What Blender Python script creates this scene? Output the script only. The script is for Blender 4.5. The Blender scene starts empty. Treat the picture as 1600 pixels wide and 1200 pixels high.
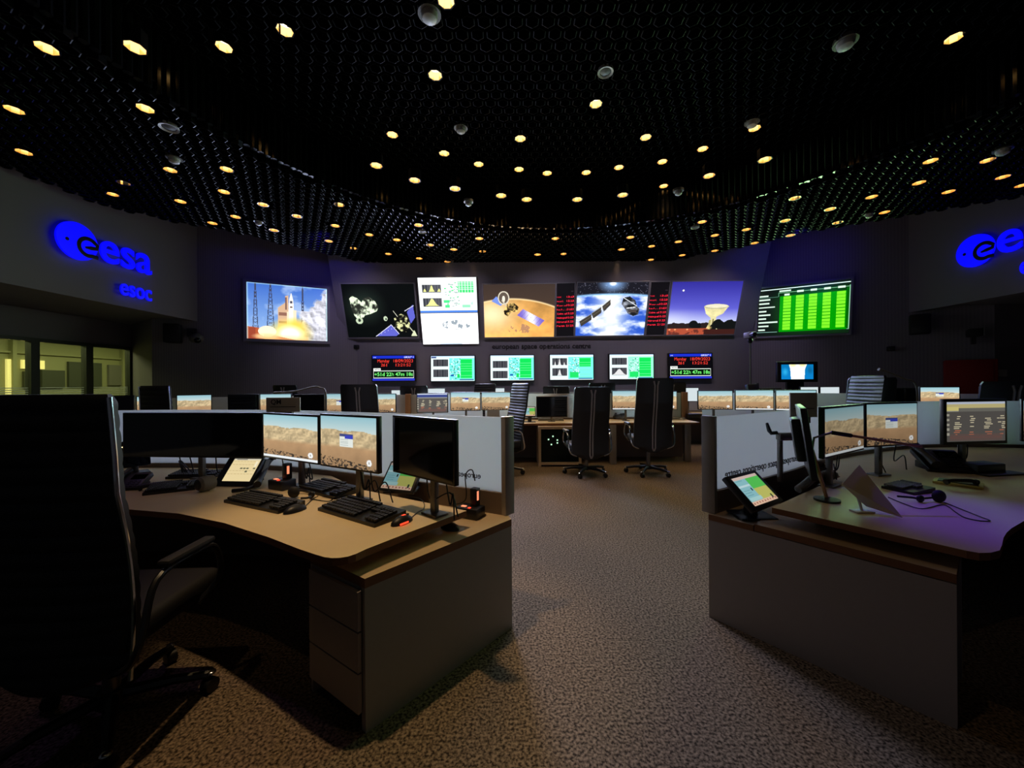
import bpy, bmesh, math, random
import numpy as np
from mathutils import Vector, Matrix, Euler
random.seed(7)
rng = np.random.default_rng(5)
C = bpy.context.scene.collection
PI = math.pi
R = math.radians

# ------------------------------------------------------------------ camera
CAMZ, F = 1.35, 600.0
sc = bpy.context.scene
cam = bpy.data.cameras.new('camera'); camo = bpy.data.objects.new('camera', cam); C.objects.link(camo)
cam.sensor_fit = 'HORIZONTAL'; cam.sensor_width = 36; cam.lens = F / 1600 * 36; cam.clip_start = .02; cam.clip_end = 100
CROT = (Matrix.Rotation(R(90), 3, 'X') @ Matrix.Rotation(R(-.4), 3, 'Z'))
camo.matrix_world = Matrix.Translation((0, 0, CAMZ)) @ CROT.to_4x4()
sc.camera = camo
ORG = Vector((0, 0, CAMZ))
def ray(px, py): return CROT @ Vector(((px - 800) / F, (600 - py) / F, -1))
def PZ(px, py, z):                       # where the sight line meets a level plane
    d = ray(px, py); return ORG + d * ((z - CAMZ) / d.z)
def PY(px, py, Y):                       # where it meets an upright plane facing the camera
    d = ray(px, py); return ORG + d * (Y / d.y)
def PP(px, py, p0, n):
    d = ray(px, py); n = Vector(n); return ORG + d * ((Vector(p0) - ORG).dot(n) / d.dot(n))

# ------------------------------------------------------------------ materials
def lin(c):
    c = np.asarray(c, float)
    return np.where(c <= .04045, c / 12.92, ((c + .055) / 1.055) ** 2.4)
def srgb(*c): return tuple(float(v) for v in lin(np.array(c) / 255.0))
MATS = {}
def mat(name, col, rough=.5, metal=0., var=.08, scale=30, spec=.5, bump=0., emit=None, es=0.):
    if name in MATS: return MATS[name]
    m = bpy.data.materials.new(name); m.use_nodes = True
    nt = m.node_tree; b = nt.nodes['Principled BSDF']
    tc = nt.nodes.new('ShaderNodeTexCoord'); nz = nt.nodes.new('ShaderNodeTexNoise'); nz.inputs['Scale'].default_value = scale
    nt.links.new(tc.outputs['Object'], nz.inputs['Vector'])
    mx = nt.nodes.new('ShaderNodeMix'); mx.data_type = 'RGBA'
    mx.inputs[6].default_value = (*[v * (1 - var) for v in col], 1); mx.inputs[7].default_value = (*[min(1, v * (1 + var)) for v in col], 1)
    nt.links.new(nz.outputs['Fac'], mx.inputs[0]); nt.links.new(mx.outputs[2], b.inputs['Base Color'])
    b.inputs['Roughness'].default_value = rough; b.inputs['Metallic'].default_value = metal
    b.inputs['Specular IOR Level'].default_value = spec
    if bump:
        bp = nt.nodes.new('ShaderNodeBump'); bp.inputs['Strength'].default_value = bump
        nt.links.new(nz.outputs['Fac'], bp.inputs['Height']); nt.links.new(bp.outputs['Normal'], b.inputs['Normal'])
    if emit:
        b.inputs['Emission Color'].default_value = (*emit, 1); b.inputs['Emission Strength'].default_value = es
    MATS[name] = m; return m
def screen_mat(strength):
    k = 'lit_display_%.2f' % strength
    if k in MATS: return MATS[k]
    m = bpy.data.materials.new('lit_display'); m.use_nodes = True
    nt = m.node_tree; b = nt.nodes['Principled BSDF']
    b.inputs['Base Color'].default_value = (.004, .004, .005, 1); b.inputs['Roughness'].default_value = .35
    b.inputs['Specular IOR Level'].default_value = .25
    a = nt.nodes.new('ShaderNodeAttribute'); a.attribute_name = 'picture'
    nt.links.new(a.outputs['Color'], b.inputs['Emission Color']); b.inputs['Emission Strength'].default_value = strength
    MATS[k] = m; return m
M = dict(
    plastic=mat('black_plastic', srgb(20, 20, 22), .42), gloss=mat('black_glass', srgb(10, 10, 11), .06, spec=.5),
    leather=mat('black_leather', srgb(22, 22, 25), .46, bump=.05, scale=120), leather_matt=mat('black_upholstery', srgb(19, 19, 21), .7),
    chrome=mat('chrome', srgb(210, 210, 212), .18, 1.), grey_metal=mat('grey_metal', srgb(120, 117, 112), .38, .7),
    alu=mat('aluminium_post', srgb(150, 145, 140), .45, .3), keys=mat('black_keys', srgb(30, 30, 32), .5),
    wood=mat('beech_top', srgb(226, 204, 158), .5, var=.05, scale=8), edge=mat('oak_edge', srgb(128, 84, 50), .5, var=.2, scale=14),
    laminate=mat('grey_laminate', srgb(168, 160, 155), .55, var=.03), brown=mat('brown_panel', srgb(112, 97, 84), .6, var=.05),
    dark=mat('dark_panel', srgb(34, 32, 32), .7), cable=mat('black_cable', srgb(14, 14, 14), .5), ctan=mat('tan_metal', srgb(170, 130, 95), .45, .2),
    white=mat('white_plastic', srgb(205, 203, 196), .45), greyp=mat('grey_plastic', srgb(110, 108, 100), .5),
    lampglass=mat('lamp_glow', srgb(255, 226, 170), .3, emit=srgb(255, 238, 196), es=3.2), gold=mat('brass_reflector', srgb(232, 200, 150), .2, .9),
    blackceil=mat('black_ceiling', srgb(11, 11, 13), .34, spec=.14), centreceil=mat('black_centre_ceiling', srgb(8, 8, 9), .5, spec=.05), blackback=mat('black_void', srgb(4, 4, 4), .9),
    pipe=mat('black_gloss_pipe', srgb(16, 16, 18), .16, spec=.7), blue=mat('blue_sign_face', srgb(0, 0, 120), .4, emit=(0.0015, 0.0015, 1.), es=1.05),
    bluedark=mat('dark_blue_return', srgb(8, 8, 40), .5), letter=mat('dark_lettering', srgb(38, 34, 36), .6), red=mat('dark_red_paint', srgb(150, 30, 24), .5),
    redled=mat('red_led', srgb(200, 40, 20), .4, emit=srgb(255, 70, 40), es=1.6), orange=mat('orange_switch_glow', srgb(240, 150, 110), .4, emit=srgb(255, 150, 110), es=1.),
    greenled=mat('server_led', srgb(200, 255, 220), .4, emit=srgb(210, 255, 225), es=1.6), yellow=mat('yellow_trim', srgb(190, 170, 90), .5),
    paper=mat('paper', srgb(190, 184, 172), .7), framegrey=mat('display_frame', srgb(140, 138, 144), .5), winframe=mat('window_frame', srgb(70, 74, 66), .45, .3),
    foil=mat('brushed_sheet', srgb(200, 190, 165), .35, .3), rail=mat('rail_grey', srgb(165, 160, 160), .45, .2), ledge=mat('shelf_top', srgb(196, 172, 138), .45, var=.06, scale=9),
    lightpanel=mat('corridor_lamp', (1, 1, 1), .5, emit=srgb(255, 252, 235), es=3.5), corr=mat('corridor_wall', srgb(150, 150, 112), .7), corrd=mat('corridor_dark', srgb(64, 68, 56), .6),
    doorlit=mat('lit_corridor_opening', srgb(250, 235, 160), .6, emit=srgb(246, 226, 140), es=.75),
)
def wall_mat():
    m = bpy.data.materials.new('ribbed_grey_wall'); m.use_nodes = True; nt = m.node_tree; b = nt.nodes['Principled BSDF']
    tc = nt.nodes.new('ShaderNodeTexCoord'); w = nt.nodes.new('ShaderNodeTexWave'); w.inputs['Scale'].default_value = 9
    w.bands_direction = 'X'
    nt.links.new(tc.outputs['Object'], w.inputs['Vector'])
    mx = nt.nodes.new('ShaderNodeMix'); mx.data_type = 'RGBA'
    mx.inputs[6].default_value = (*srgb(128, 122, 130), 1); mx.inputs[7].default_value = (*srgb(138, 132, 138), 1)
    nt.links.new(w.outputs['Fac'], mx.inputs[0]); nt.links.new(mx.outputs[2], b.inputs['Base Color']); b.inputs['Roughness'].default_value = .75
    return m
M['wall'] = wall_mat()
def carpet_mat():
    m = bpy.data.materials.new('brown_carpet'); m.use_nodes = True; nt = m.node_tree; b = nt.nodes['Principled BSDF']
    tc = nt.nodes.new('ShaderNodeTexCoord'); n1 = nt.nodes.new('ShaderNodeTexNoise'); n1.inputs['Scale'].default_value = 85; n1.inputs['Detail'].default_value = 3
    n2 = nt.nodes.new('ShaderNodeTexNoise'); n2.inputs['Scale'].default_value = 1.3
    rp = nt.nodes.new('ShaderNodeValToRGB'); rp.color_ramp.elements[0].position = .36; rp.color_ramp.elements[1].position = .66
    rp.color_ramp.elements[0].color = (*srgb(52, 44, 35), 1); rp.color_ramp.elements[1].color = (*srgb(160, 140, 118), 1)
    nt.links.new(tc.outputs['Object'], n1.inputs['Vector']); nt.links.new(tc.outputs['Object'], n2.inputs['Vector']); nt.links.new(n1.outputs['Fac'], rp.inputs[0])
    mx = nt.nodes.new('ShaderNodeMix'); mx.data_type = 'RGBA'; mx.blend_type = 'MULTIPLY'; mx.inputs[0].default_value = .25
    nt.links.new(rp.outputs[0], mx.inputs[6]); nt.links.new(n2.outputs['Fac'], mx.inputs[7]); nt.links.new(mx.outputs[2], b.inputs['Base Color'])
    b.inputs['Roughness'].default_value = .95; b.inputs['Specular IOR Level'].default_value = .1
    bp = nt.nodes.new('ShaderNodeBump'); bp.inputs['Strength'].default_value = .5; bp.inputs['Distance'].default_value = .004
    nt.links.new(n1.outputs['Fac'], bp.inputs['Height']); nt.links.new(bp.outputs[0], b.inputs['Normal'])
    return m
M['carpet'] = carpet_mat()
def frosted(name, col, trans):
    m = bpy.data.materials.new(name); m.use_nodes = True; nt = m.node_tree; nt.nodes.remove(nt.nodes['Principled BSDF'])
    out = nt.nodes['Material Output']; d = nt.nodes.new('ShaderNodeBsdfDiffuse'); t = nt.nodes.new('ShaderNodeBsdfTranslucent')
    g = nt.nodes.new('ShaderNodeBsdfGlossy'); g.inputs['Roughness'].default_value = .35
    nz = nt.nodes.new('ShaderNodeTexNoise'); nz.inputs['Scale'].default_value = 3
    mc = nt.nodes.new('ShaderNodeMix'); mc.data_type = 'RGBA'; mc.inputs[6].default_value = (*[v * .97 for v in col], 1); mc.inputs[7].default_value = (*col, 1)
    nt.links.new(nz.outputs['Fac'], mc.inputs[0])
    nt.links.new(mc.outputs[2], d.inputs['Color']); nt.links.new(mc.outputs[2], t.inputs['Color'])
    a = nt.nodes.new('ShaderNodeMixShader'); a.inputs[0].default_value = trans
    nt.links.new(d.outputs[0], a.inputs[1]); nt.links.new(t.outputs[0], a.inputs[2])
    f = nt.nodes.new('ShaderNodeMixShader'); f.inputs[0].default_value = .04
    nt.links.new(a.outputs[0], f.inputs[1]); nt.links.new(g.outputs[0], f.inputs[2]); nt.links.new(f.outputs[0], out.inputs[0])
    return m
M['frost'] = frosted('frosted_glass', srgb(232, 236, 240), .62)
def glass_mat():
    m = bpy.data.materials.new('clear_glass'); m.use_nodes = True; nt = m.node_tree; nt.nodes.remove(nt.nodes['Principled BSDF'])
    out = nt.nodes['Material Output']; t = nt.nodes.new('ShaderNodeBsdfTransparent'); g = nt.nodes.new('ShaderNodeBsdfGlossy')
    g.inputs['Roughness'].default_value = .02; t.inputs[0].default_value = (.86, .9, .84, 1)
    fr = nt.nodes.new('ShaderNodeLayerWeight'); fr.inputs[0].default_value = .12
    x = nt.nodes.new('ShaderNodeMixShader'); nt.links.new(fr.outputs[0], x.inputs[0]); nt.links.new(t.outputs[0], x.inputs[1]); nt.links.new(g.outputs[0], x.inputs[2])
    nt.links.new(x.outputs[0], out.inputs[0]); return m
M['glass'] = glass_mat()

# ------------------------------------------------------------------ objects
def tag(o, label=None, cat=None, group=None, kind=None):
    if label: o['label'] = label
    if cat: o['category'] = cat
    if group: o['group'] = group
    if kind: o['kind'] = kind
    return o
def thing(name, label, cat, loc=(0, 0, 0), rz=0., group=None, mw=None):
    o = bpy.data.objects.new(name, None); o.empty_display_size = .05; C.objects.link(o)
    o.matrix_world = mw if mw is not None else Matrix.Translation(loc) @ Matrix.Rotation(rz, 4, 'Z')
    return tag(o, label, cat, group)
def kids(o): return [c for c in bpy.data.objects if c.parent is o]
def copy_tree(o, parent=None, kmap=None):
    if kmap is None:
        kmap = {}
        for c in bpy.data.objects:
            if c.parent: kmap.setdefault(c.parent.name, []).append(c)
    c = o.copy(); C.objects.link(c)
    if parent is not None: c.parent = parent
    for ch in kmap.get(o.name, []): copy_tree(ch, c, kmap)
    return c
def frame(x, z, o):                      # right, up, origin -> matrix; the front of a display is -Y
    x = Vector(x).normalized(); z = Vector(z); z = (z - x * z.dot(x)).normalized(); y = z.cross(x)
    m = Matrix((x, y, z)).transposed().to_4x4(); m.translation = Vector(o); return m

class B:
    def __init__(s): s.bm = bmesh.new()
    def _new(s, vs, M4):
        if M4 is not None: bmesh.ops.transform(s.bm, matrix=M4, verts=vs)
    def box(s, c, size, rot=None, bev=0, seg=2):
        r = bmesh.ops.create_cube(s.bm, size=1); vs = r['verts']
        bmesh.ops.scale(s.bm, vec=size, verts=vs)
        if bev:
            es = list({e for v in vs for e in v.link_edges})
            q = bmesh.ops.bevel(s.bm, geom=es, offset=bev, segments=seg, profile=.5, affect='EDGES')
            vs = list({v for f in q['faces'] for v in f.verts} | {v for v in vs if v.is_valid})
            vs = list(s._island(vs))
        m = Matrix.Translation(c)
        if rot is not None: m = m @ rot.to_4x4()
        s._new(vs, m); return s
    def _island(s, vs):
        seen = set(vs); st = list(vs)
        while st:
            v = st.pop()
            for e in v.link_edges:
                w = e.other_vert(v)
                if w not in seen: seen.add(w); st.append(w)
        return seen
    def tube(s, pts, r, n=8, cap=True):
        pts = [Vector(p) for p in pts]; rings = []; rr = r if hasattr(r, '__len__') else [r] * len(pts)
        t0 = (pts[1] - pts[0]).normalized(); u = t0.orthogonal().normalized()
        for i, p in enumerate(pts):
            t = ((pts[min(i + 1, len(pts) - 1)] - pts[max(i - 1, 0)])).normalized()
            u = (u - t * u.dot(t)).normalized(); v = t.cross(u)
            rings.append([s.bm.verts.new(p + (u * math.cos(2 * PI * k / n) + v * math.sin(2 * PI * k / n)) * rr[i]) for k in range(n)])
        for a, b in zip(rings, rings[1:]):
            for k in range(n): s.bm.faces.new((a[k], a[(k + 1) % n], b[(k + 1) % n], b[k]))
        if cap: s.bm.faces.new(rings[0][::-1]); s.bm.faces.new(rings[-1])
        return s
    def lathe(s, prof, n=20, M4=None, cap=True):
        rings = [[s.bm.verts.new((r * math.cos(2 * PI * k / n), r * math.sin(2 * PI * k / n), z)) for k in range(n)] for r, z in prof]
        for a, b in zip(rings, rings[1:]):
            for k in range(n): s.bm.faces.new((a[k], a[(k + 1) % n], b[(k + 1) % n], b[k]))
        if cap: s.bm.faces.new(rings[0][::-1]); s.bm.faces.new(rings[-1])
        s._new([v for r in rings for v in r], M4); return s
    def prism(s, poly, z0, z1, M4=None):
        a = [s.bm.verts.new((p[0], p[1], z0)) for p in poly]; b = [s.bm.verts.new((p[0], p[1], z1)) for p in poly]; n = len(poly)
        s.bm.faces.new(a[::-1]); s.bm.faces.new(b)
        for k in range(n): s.bm.faces.new((a[k], a[(k + 1) % n], b[(k + 1) % n], b[k]))
        s._new(a + b, M4); return s
    def sphere(s, c, r, n=14, rot=None):
        q = bmesh.ops.create_uvsphere(s.bm, u_segments=n, v_segments=max(6, n // 2), radius=1)
        m = Matrix.Translation(c) @ (rot.to_4x4() if rot is not None else Matrix()) @ Matrix.Diagonal((*(r if hasattr(r, '__len__') else (r, r, r)), 1))
        s._new(q['verts'], m); return s
    def sheet(s, pts3, th, nrm):              # a polygon given thickness along nrm
        n = Vector(nrm).normalized() * th; a = [s.bm.verts.new(p) for p in pts3]; b = [s.bm.verts.new(Vector(p) + n) for p in pts3]; k = len(a)
        s.bm.faces.new(a[::-1]); s.bm.faces.new(b)
        for i in range(k): s.bm.faces.new((a[i], a[(i + 1) % k], b[(i + 1) % k], b[i]))
        return s
    def mesh(s, name, m, smooth=True):
        bmesh.ops.recalc_face_normals(s.bm, faces=s.bm.faces)
        me = bpy.data.meshes.new(name); s.bm.to_mesh(me); s.bm.free(); me.materials.append(m)
        if smooth: me.shade_smooth(); me.set_sharp_from_angle(angle=R(38))
        return me
    def done(s, name, m, parent=None, smooth=True, mw=None):
        o = bpy.data.objects.new(name, s.mesh(name, m, smooth)); C.objects.link(o)
        if parent is not None: o.parent = parent
        if mw is not None: o.matrix_local = mw
        return o
def wallstrip(name, pts, z0, z1, th=.12, m=None):     # upright wall along a plan polyline; thickness to the left of travel
    b = B(); off = []
    P = [Vector(p) for p in pts]
    for i, p in enumerate(P):
        ds = []
        if i > 0: ds.append((P[i] - P[i - 1]).normalized())
        if i < len(P) - 1: ds.append((P[i + 1] - P[i]).normalized())
        d = sum(ds, Vector((0, 0))).normalized(); n = Vector((-d.y, d.x)); off.append(p + n * th / max(.4, n.dot(Vector((-ds[0].y, ds[0].x)))))
    b.prism([tuple(p) for p in P] + [tuple(p) for p in reversed(off)], z0, z1)
    return tag(b.done(name, m or M['wall'], smooth=False), kind='structure')
def text_mesh(txt, size=1., ext=0., res=6, align='LEFT', bold=0., space=1.):
    cu = bpy.data.curves.new('lettering', 'FONT'); cu.body = txt; cu.size = size; cu.extrude = ext; cu.resolution_u = res; cu.align_x = align; cu.offset = bold; cu.space_character = space
    o = bpy.data.objects.new('lettering', cu); C.objects.link(o); bpy.context.view_layer.update()
    me = bpy.data.meshes.new_from_object(o.evaluated_get(bpy.context.evaluated_depsgraph_get()))
    bpy.data.objects.remove(o); bpy.data.curves.remove(cu); return me

# ------------------------------------------------------------------ pictures on the displays
def fbm(w, h, fx, fy, oct=4, seed=0):
    g = np.random.default_rng(seed); out = np.zeros((h, w)); amp = 1; tot = 0
    for o in range(oct):
        nx, ny = max(2, int(fx * 2 ** o)), max(2, int(fy * 2 ** o)); a = g.random((ny + 2, nx + 2))
        x = np.linspace(0, nx, w, endpoint=False); y = np.linspace(0, ny, h, endpoint=False); xi = x.astype(int); yi = y.astype(int)
        tx = (x - xi) ** 2 * (3 - 2 * (x - xi)); ty = ((y - yi) ** 2 * (3 - 2 * (y - yi)))[:, None]
        r0 = a[yi][:, xi] * (1 - tx) + a[yi][:, xi + 1] * tx; r1 = a[yi + 1][:, xi] * (1 - tx) + a[yi + 1][:, xi + 1] * tx
        out += amp * (r0 * (1 - ty) + r1 * ty); tot += amp; amp *= .55
    return out / tot
class Cv:
    def __init__(s, w, h, bg=(0, 0, 0)):
        s.w, s.h = w, h; s.a = np.zeros((h, w, 3)) + np.array(bg, float)
        s.u = (np.arange(w)[None, :] + .5) / w + np.zeros((h, 1)); s.v = (np.arange(h)[:, None] + .5) / h + np.zeros((1, w))
    def put(s, m, col, al=1.):
        m = np.clip(np.asarray(m, float) * al, 0, 1)[..., None]; s.a = s.a * (1 - m) + np.array(col, float) * m; return s
    def rect(s, x0, y0, x1, y1, col, al=1.): return s.put((s.u >= x0) & (s.u < x1) & (s.v >= y0) & (s.v < y1), col, al)
    def ell(s, x, y, rx, ry, col, al=1., soft=0.):
        d = np.sqrt(((s.u - x) / rx) ** 2 + ((s.v - y) / ry) ** 2)
        return s.put(np.clip((1 - d) / soft, 0, 1) if soft else d < 1, col, al)
    def pm(s, pts):
        ins = np.zeros((s.h, s.w), bool); n = len(pts)
        for i in range(n):
            x0, y0 = pts[i]; x1, y1 = pts[(i + 1) % n]
            if y0 == y1: continue
            c = ((y0 > s.v) != (y1 > s.v)) & (s.u < (x1 - x0) * (s.v - y0) / (y1 - y0) + x0); ins ^= c
        return ins
    def poly(s, pts, col, al=1.): return s.put(s.pm(pts), col, al)
    def line(s, x0, y0, x1, y1, wd, col, al=1.):
        ar = s.w / s.h; dx, dy = (x1 - x0) * ar, y1 - y0; L = dx * dx + dy * dy + 1e-9
        t = np.clip((((s.u - x0) * ar) * dx + (s.v - y0) * dy) / L, 0, 1)
        d = np.hypot((s.u - x0) * ar - t * dx, s.v - y0 - t * dy); return s.put(d < wd, col, al)
    def grad(s, c0, c1, v0=0., v1=1.):
        t = np.clip((s.v - v0) / (v1 - v0), 0, 1)[..., None]; s.a = np.array(c0) * (1 - t) + np.array(c1) * t; return s
    def text(s, txt, x, y, hgt, col, wid=None, align='LEFT', bold=.0):     # y is the baseline; hgt the letter height, both of the canvas height
        me = text_mesh(txt, 1, 0, 3, bold=bold); n = len(me.vertices); co = np.zeros(n * 3); me.vertices.foreach_get('co', co); co = co.reshape(-1, 3)
        me.calc_loop_triangles(); tr = np.array([t.vertices[:] for t in me.loop_triangles]); bpy.data.meshes.remove(me)
        if not n: return s
        X = co[:, 0] - co[:, 0].min(); k = hgt / .72; ar = s.h / s.w
        sx = k * ar if wid is None else wid / max(1e-6, X.max())
        X = X * sx; X = x + X - (X.max() if align == 'RIGHT' else X.max() / 2 if align == 'CENTER' else 0); Y = y - co[:, 1] * k
        m = np.zeros((s.h, s.w), bool)
        for a, b, c in tr:
            xs, ys = X[[a, b, c]], Y[[a, b, c]]
            i0, i1 = max(0, int(xs.min() * s.w) - 1), min(s.w, int(xs.max() * s.w) + 2); j0, j1 = max(0, int(ys.min() * s.h) - 1), min(s.h, int(ys.max() * s.h) + 2)
            if i1 <= i0 or j1 <= j0: continue
            U, V = s.u[j0:j1, i0:i1], s.v[j0:j1, i0:i1]
            e = [(xs[(q + 1) % 3] - xs[q]) * (V - ys[q]) - (ys[(q + 1) % 3] - ys[q]) * (U - xs[q]) for q in range(3)]
            m[j0:j1, i0:i1] |= ((e[0] >= 0) & (e[1] >= 0) & (e[2] >= 0)) | ((e[0] <= 0) & (e[1] <= 0) & (e[2] <= 0))
        return s.put(m, col)
    def mesh(s, name, strength, gain=1.):
        w, h = s.w, s.h; X, Z = np.meshgrid(np.linspace(-.5, .5, w + 1), np.linspace(.5, -.5, h + 1))
        co = np.stack([X, np.zeros_like(X), Z], -1).reshape(-1, 3); i = np.arange((w + 1) * (h + 1)).reshape(h + 1, w + 1)
        q = np.stack([i[1:, :-1], i[1:, 1:], i[:-1, 1:], i[:-1, :-1]], -1).reshape(-1, 4)
        me = bpy.data.meshes.new(name); me.vertices.add(len(co)); me.vertices.foreach_set('co', co.ravel())
        me.loops.add(q.size); me.loops.foreach_set('vertex_index', q.ravel().astype(np.int32)); me.polygons.add(len(q))
        me.polygons.foreach_set('loop_start', (np.arange(len(q)) * 4).astype(np.int32)); me.update(calc_edges=True)
        at = me.color_attributes.new('picture', 'FLOAT_COLOR', 'CORNER')
        col = np.ones((h * w, 4, 4)); col[:, :, :3] = (lin(np.clip(s.a, 0, 1)) * gain).reshape(-1, 1, 3); at.data.foreach_set('color', col.ravel())
        me.materials.append(screen_mat(strength)); return me
def c(*v): return np.array(v) / 255.

def desert(seed=1, taskbar=False, popup=False, badge=True, tint=None, pop=(.36, .34, .60, .60)):
    w, h = 116, 74; k = Cv(w, h); k.grad(c(150, 196, 208), c(204, 222, 220), 0, .3)
    n = fbm(w, h, 6, 5, 5, seed); ridge = .22 + .10 * (fbm(w, 2, 4, 2, 4, seed + 3)[0] - .3) + .06 * k.u[0]
    mt = k.v > ridge[None, :]; sl = fbm(w, h, 7, 7, 4, seed + 5); sl2 = fbm(w, h, 14, 11, 3, seed + 6); sh = (sl - np.roll(np.roll(sl, 3, 1), 2, 0)) * .9 + (sl2 - np.roll(np.roll(sl2, 1, 1), -1, 0)) * .35
    col = c(200, 178, 138)[None, None] * (1 + np.clip(sh, -.16, .14))[..., None]
    k.put(mt, (0, 0, 0)); k.a = np.where(mt[..., None], col, k.a)
    gr = np.clip((k.v - .55) / .08, 0, 1) * 1.; t = np.clip((k.v - .55) / .45, 0, 1)[..., None]
    k.a = k.a * (1 - gr[..., None]) + (c(190, 152, 112) * (1 - t) + c(160, 128, 94) * t) * (.93 + .16 * n[..., None]) * gr[..., None]
    rk = (fbm(w, h, 40, 30, 2, seed + 9) > .54) & (k.v > .78 + .16 * k.u); k.put(rk, c(46, 42, 40), .85)
    if tint is not None: k.a = k.a * np.array(tint)
    if taskbar: k.rect(0, .94, 1, 1, c(238, 244, 246))
    if popup:
        x0, y0, x1, y1 = pop; k.rect(x0, y0, x1, y1, c(232, 238, 232)); k.rect(x0, y0, x1, y0 + .05, c(70, 80, 130)); k.rect(x0 + .4 * (x1 - x0), y0 + .03, x1, y0 + .09, c(60, 70, 190))
        for q in range(4): k.rect(x0 + .02, y0 + .11 + .035 * q, x0 + .16, y0 + .122 + .035 * q, c(190, 200, 196))
    if badge: k.ell(.88, .86, .042, .065, c(248, 248, 246)); k.rect(.87, .835, .89, .88, c(150, 150, 148))
    return k
def telemetry(tone=0):
    k = Cv(120, 90, c(92, 88, 84)); k.rect(0, 0, 1, .06, c(206, 214, 232)); k.rect(0, .06, 1, .20, c(60, 74, 140) if not tone else c(214, 200, 140)); k.rect(0, .2, 1, .25, c(160, 160, 150))
    if tone: k.rect(0, .12, .2, .22, c(236, 222, 140)); k.rect(.2, .16, 1, .24, c(120, 118, 110))
    g = np.random.default_rng(4)
    for q in range(60):
        x = g.choice([.1, .13, .36, .39, .63, .66, .84, .9]) + g.random() * .05; y = .36 + .05 * g.integers(0, 10); k.rect(x, y, x + .03 + .05 * g.random(), y + .022, c(226, 214, 180) if y < .7 else c(200, 120, 90))
    for q in range(8): k.rect(.05, .82 + q * .02, .95, .828 + q * .02, c(150, 80, 70), .6)
    for q in range(5): k.rect(0, .3 + q * .12, .04, .36 + q * .12, c(180, 176, 160))
    return k
def plot(k, x0, y0, x1, y1, peaks, col=(196, 196, 120)):
    k.rect(x0, y0, x1, y1, c(44, 46, 52))
    for q in range(14): k.rect(x0 + (x1 - x0) * q / 14, y0, x0 + (x1 - x0) * (q + .25) / 14, y1, c(104, 104, 110))
    for p, a, s in peaks:
        hh = y1 - .01 - (y1 - y0) * a * np.exp(-((k.u - (x0 + (x1 - x0) * p)) / s) ** 2); k.put((k.v > hh) & (k.u > x0) & (k.u < x1) & (k.v < y1 - .01), c(*col))
def status(seed, kind):
    k = Cv(140, 82, c(222, 240, 240)); g = np.random.default_rng(seed); k.rect(0, 0, 1, .04, c(190, 214, 240))
    yo = .14 if kind != 1 else .22
    pk = [] if kind < 2 else [(.2, .5, .012), (.5, .95, .02), (.82, .4, .012)] if kind == 2 else []
    plot(k, .05, yo, .39, yo + .28, pk, (214, 214, 214)); plot(k, .05, yo + .40, .39, yo + .70, [] if kind < 2 else [(.5, .8, .03 if kind == 2 else .09)], (214, 214, 214))
    k.rect(.42, .08, 1, .97, c(120, 236, 222) if kind != 3 else c(150, 246, 206))
    for q in range(70):
        x = .43 + .24 * g.random(); y = .1 + .82 * g.random(); k.rect(x, y, x + .03, y + .035, c(60, 150, 130) if g.random() < .5 else c(214, 250, 240))
    y0, y1 = (.12, .48) if kind == 2 else (.12, .9)
    k.rect(.68, y0, .94, y1, c(14, 214, 84))
    for q in range(9): k.rect(.68, .12 + q * .095, .94, .13 + q * .095, c(120, 240, 170))
    k.rect(.60, .72, .66, .88, c(20, 210, 90)); k.rect(.45, .74, .52, .82, c(24, 90, 170)) if kind < 2 else k.rect(.46, .7, .66, .92, c(30, 214, 100))
    k.rect(.66, .93, .98, .97, c(40, 110, 150)); k.rect(.01, .03, .12, .09, c(50, 70, 130)) if kind == 0 else None
    return k
def timer():
    k = Cv(140, 82, c(6, 6, 10)); k.rect(0, 0, 1, .11, c(24, 44, 190)); k.rect(0, .91, 1, 1, c(40, 50, 190)); k.text('esa', .03, .09, .06, c(220, 230, 255)); k.text('GROUP 1', .97, .095, .07, c(240, 244, 255), align='RIGHT')
    k.text('Monday', .12, .27, .13, c(255, 64, 52), wid=.28); k.text('18/09/2023', .50, .27, .13, c(255, 64, 52), wid=.46); k.text('261', .20, .43, .12, c(255, 64, 52), wid=.14); k.text('13:21:52', .55, .43, .12, c(255, 64, 52), wid=.36)
    k.rect(.02, .5, .19, .60, c(230, 234, 230)); k.text('MCM', .04, .59, .07, c(10, 10, 10), wid=.13)
    k.rect(.02, .60, .98, .90, c(226, 238, 226)); k.rect(.032, .62, .968, .88, c(4, 26, 8)); k.text('+51d 22h 47m 18s', .045, .81, .14, c(120, 255, 120), wid=.91, bold=.008); return k
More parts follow.
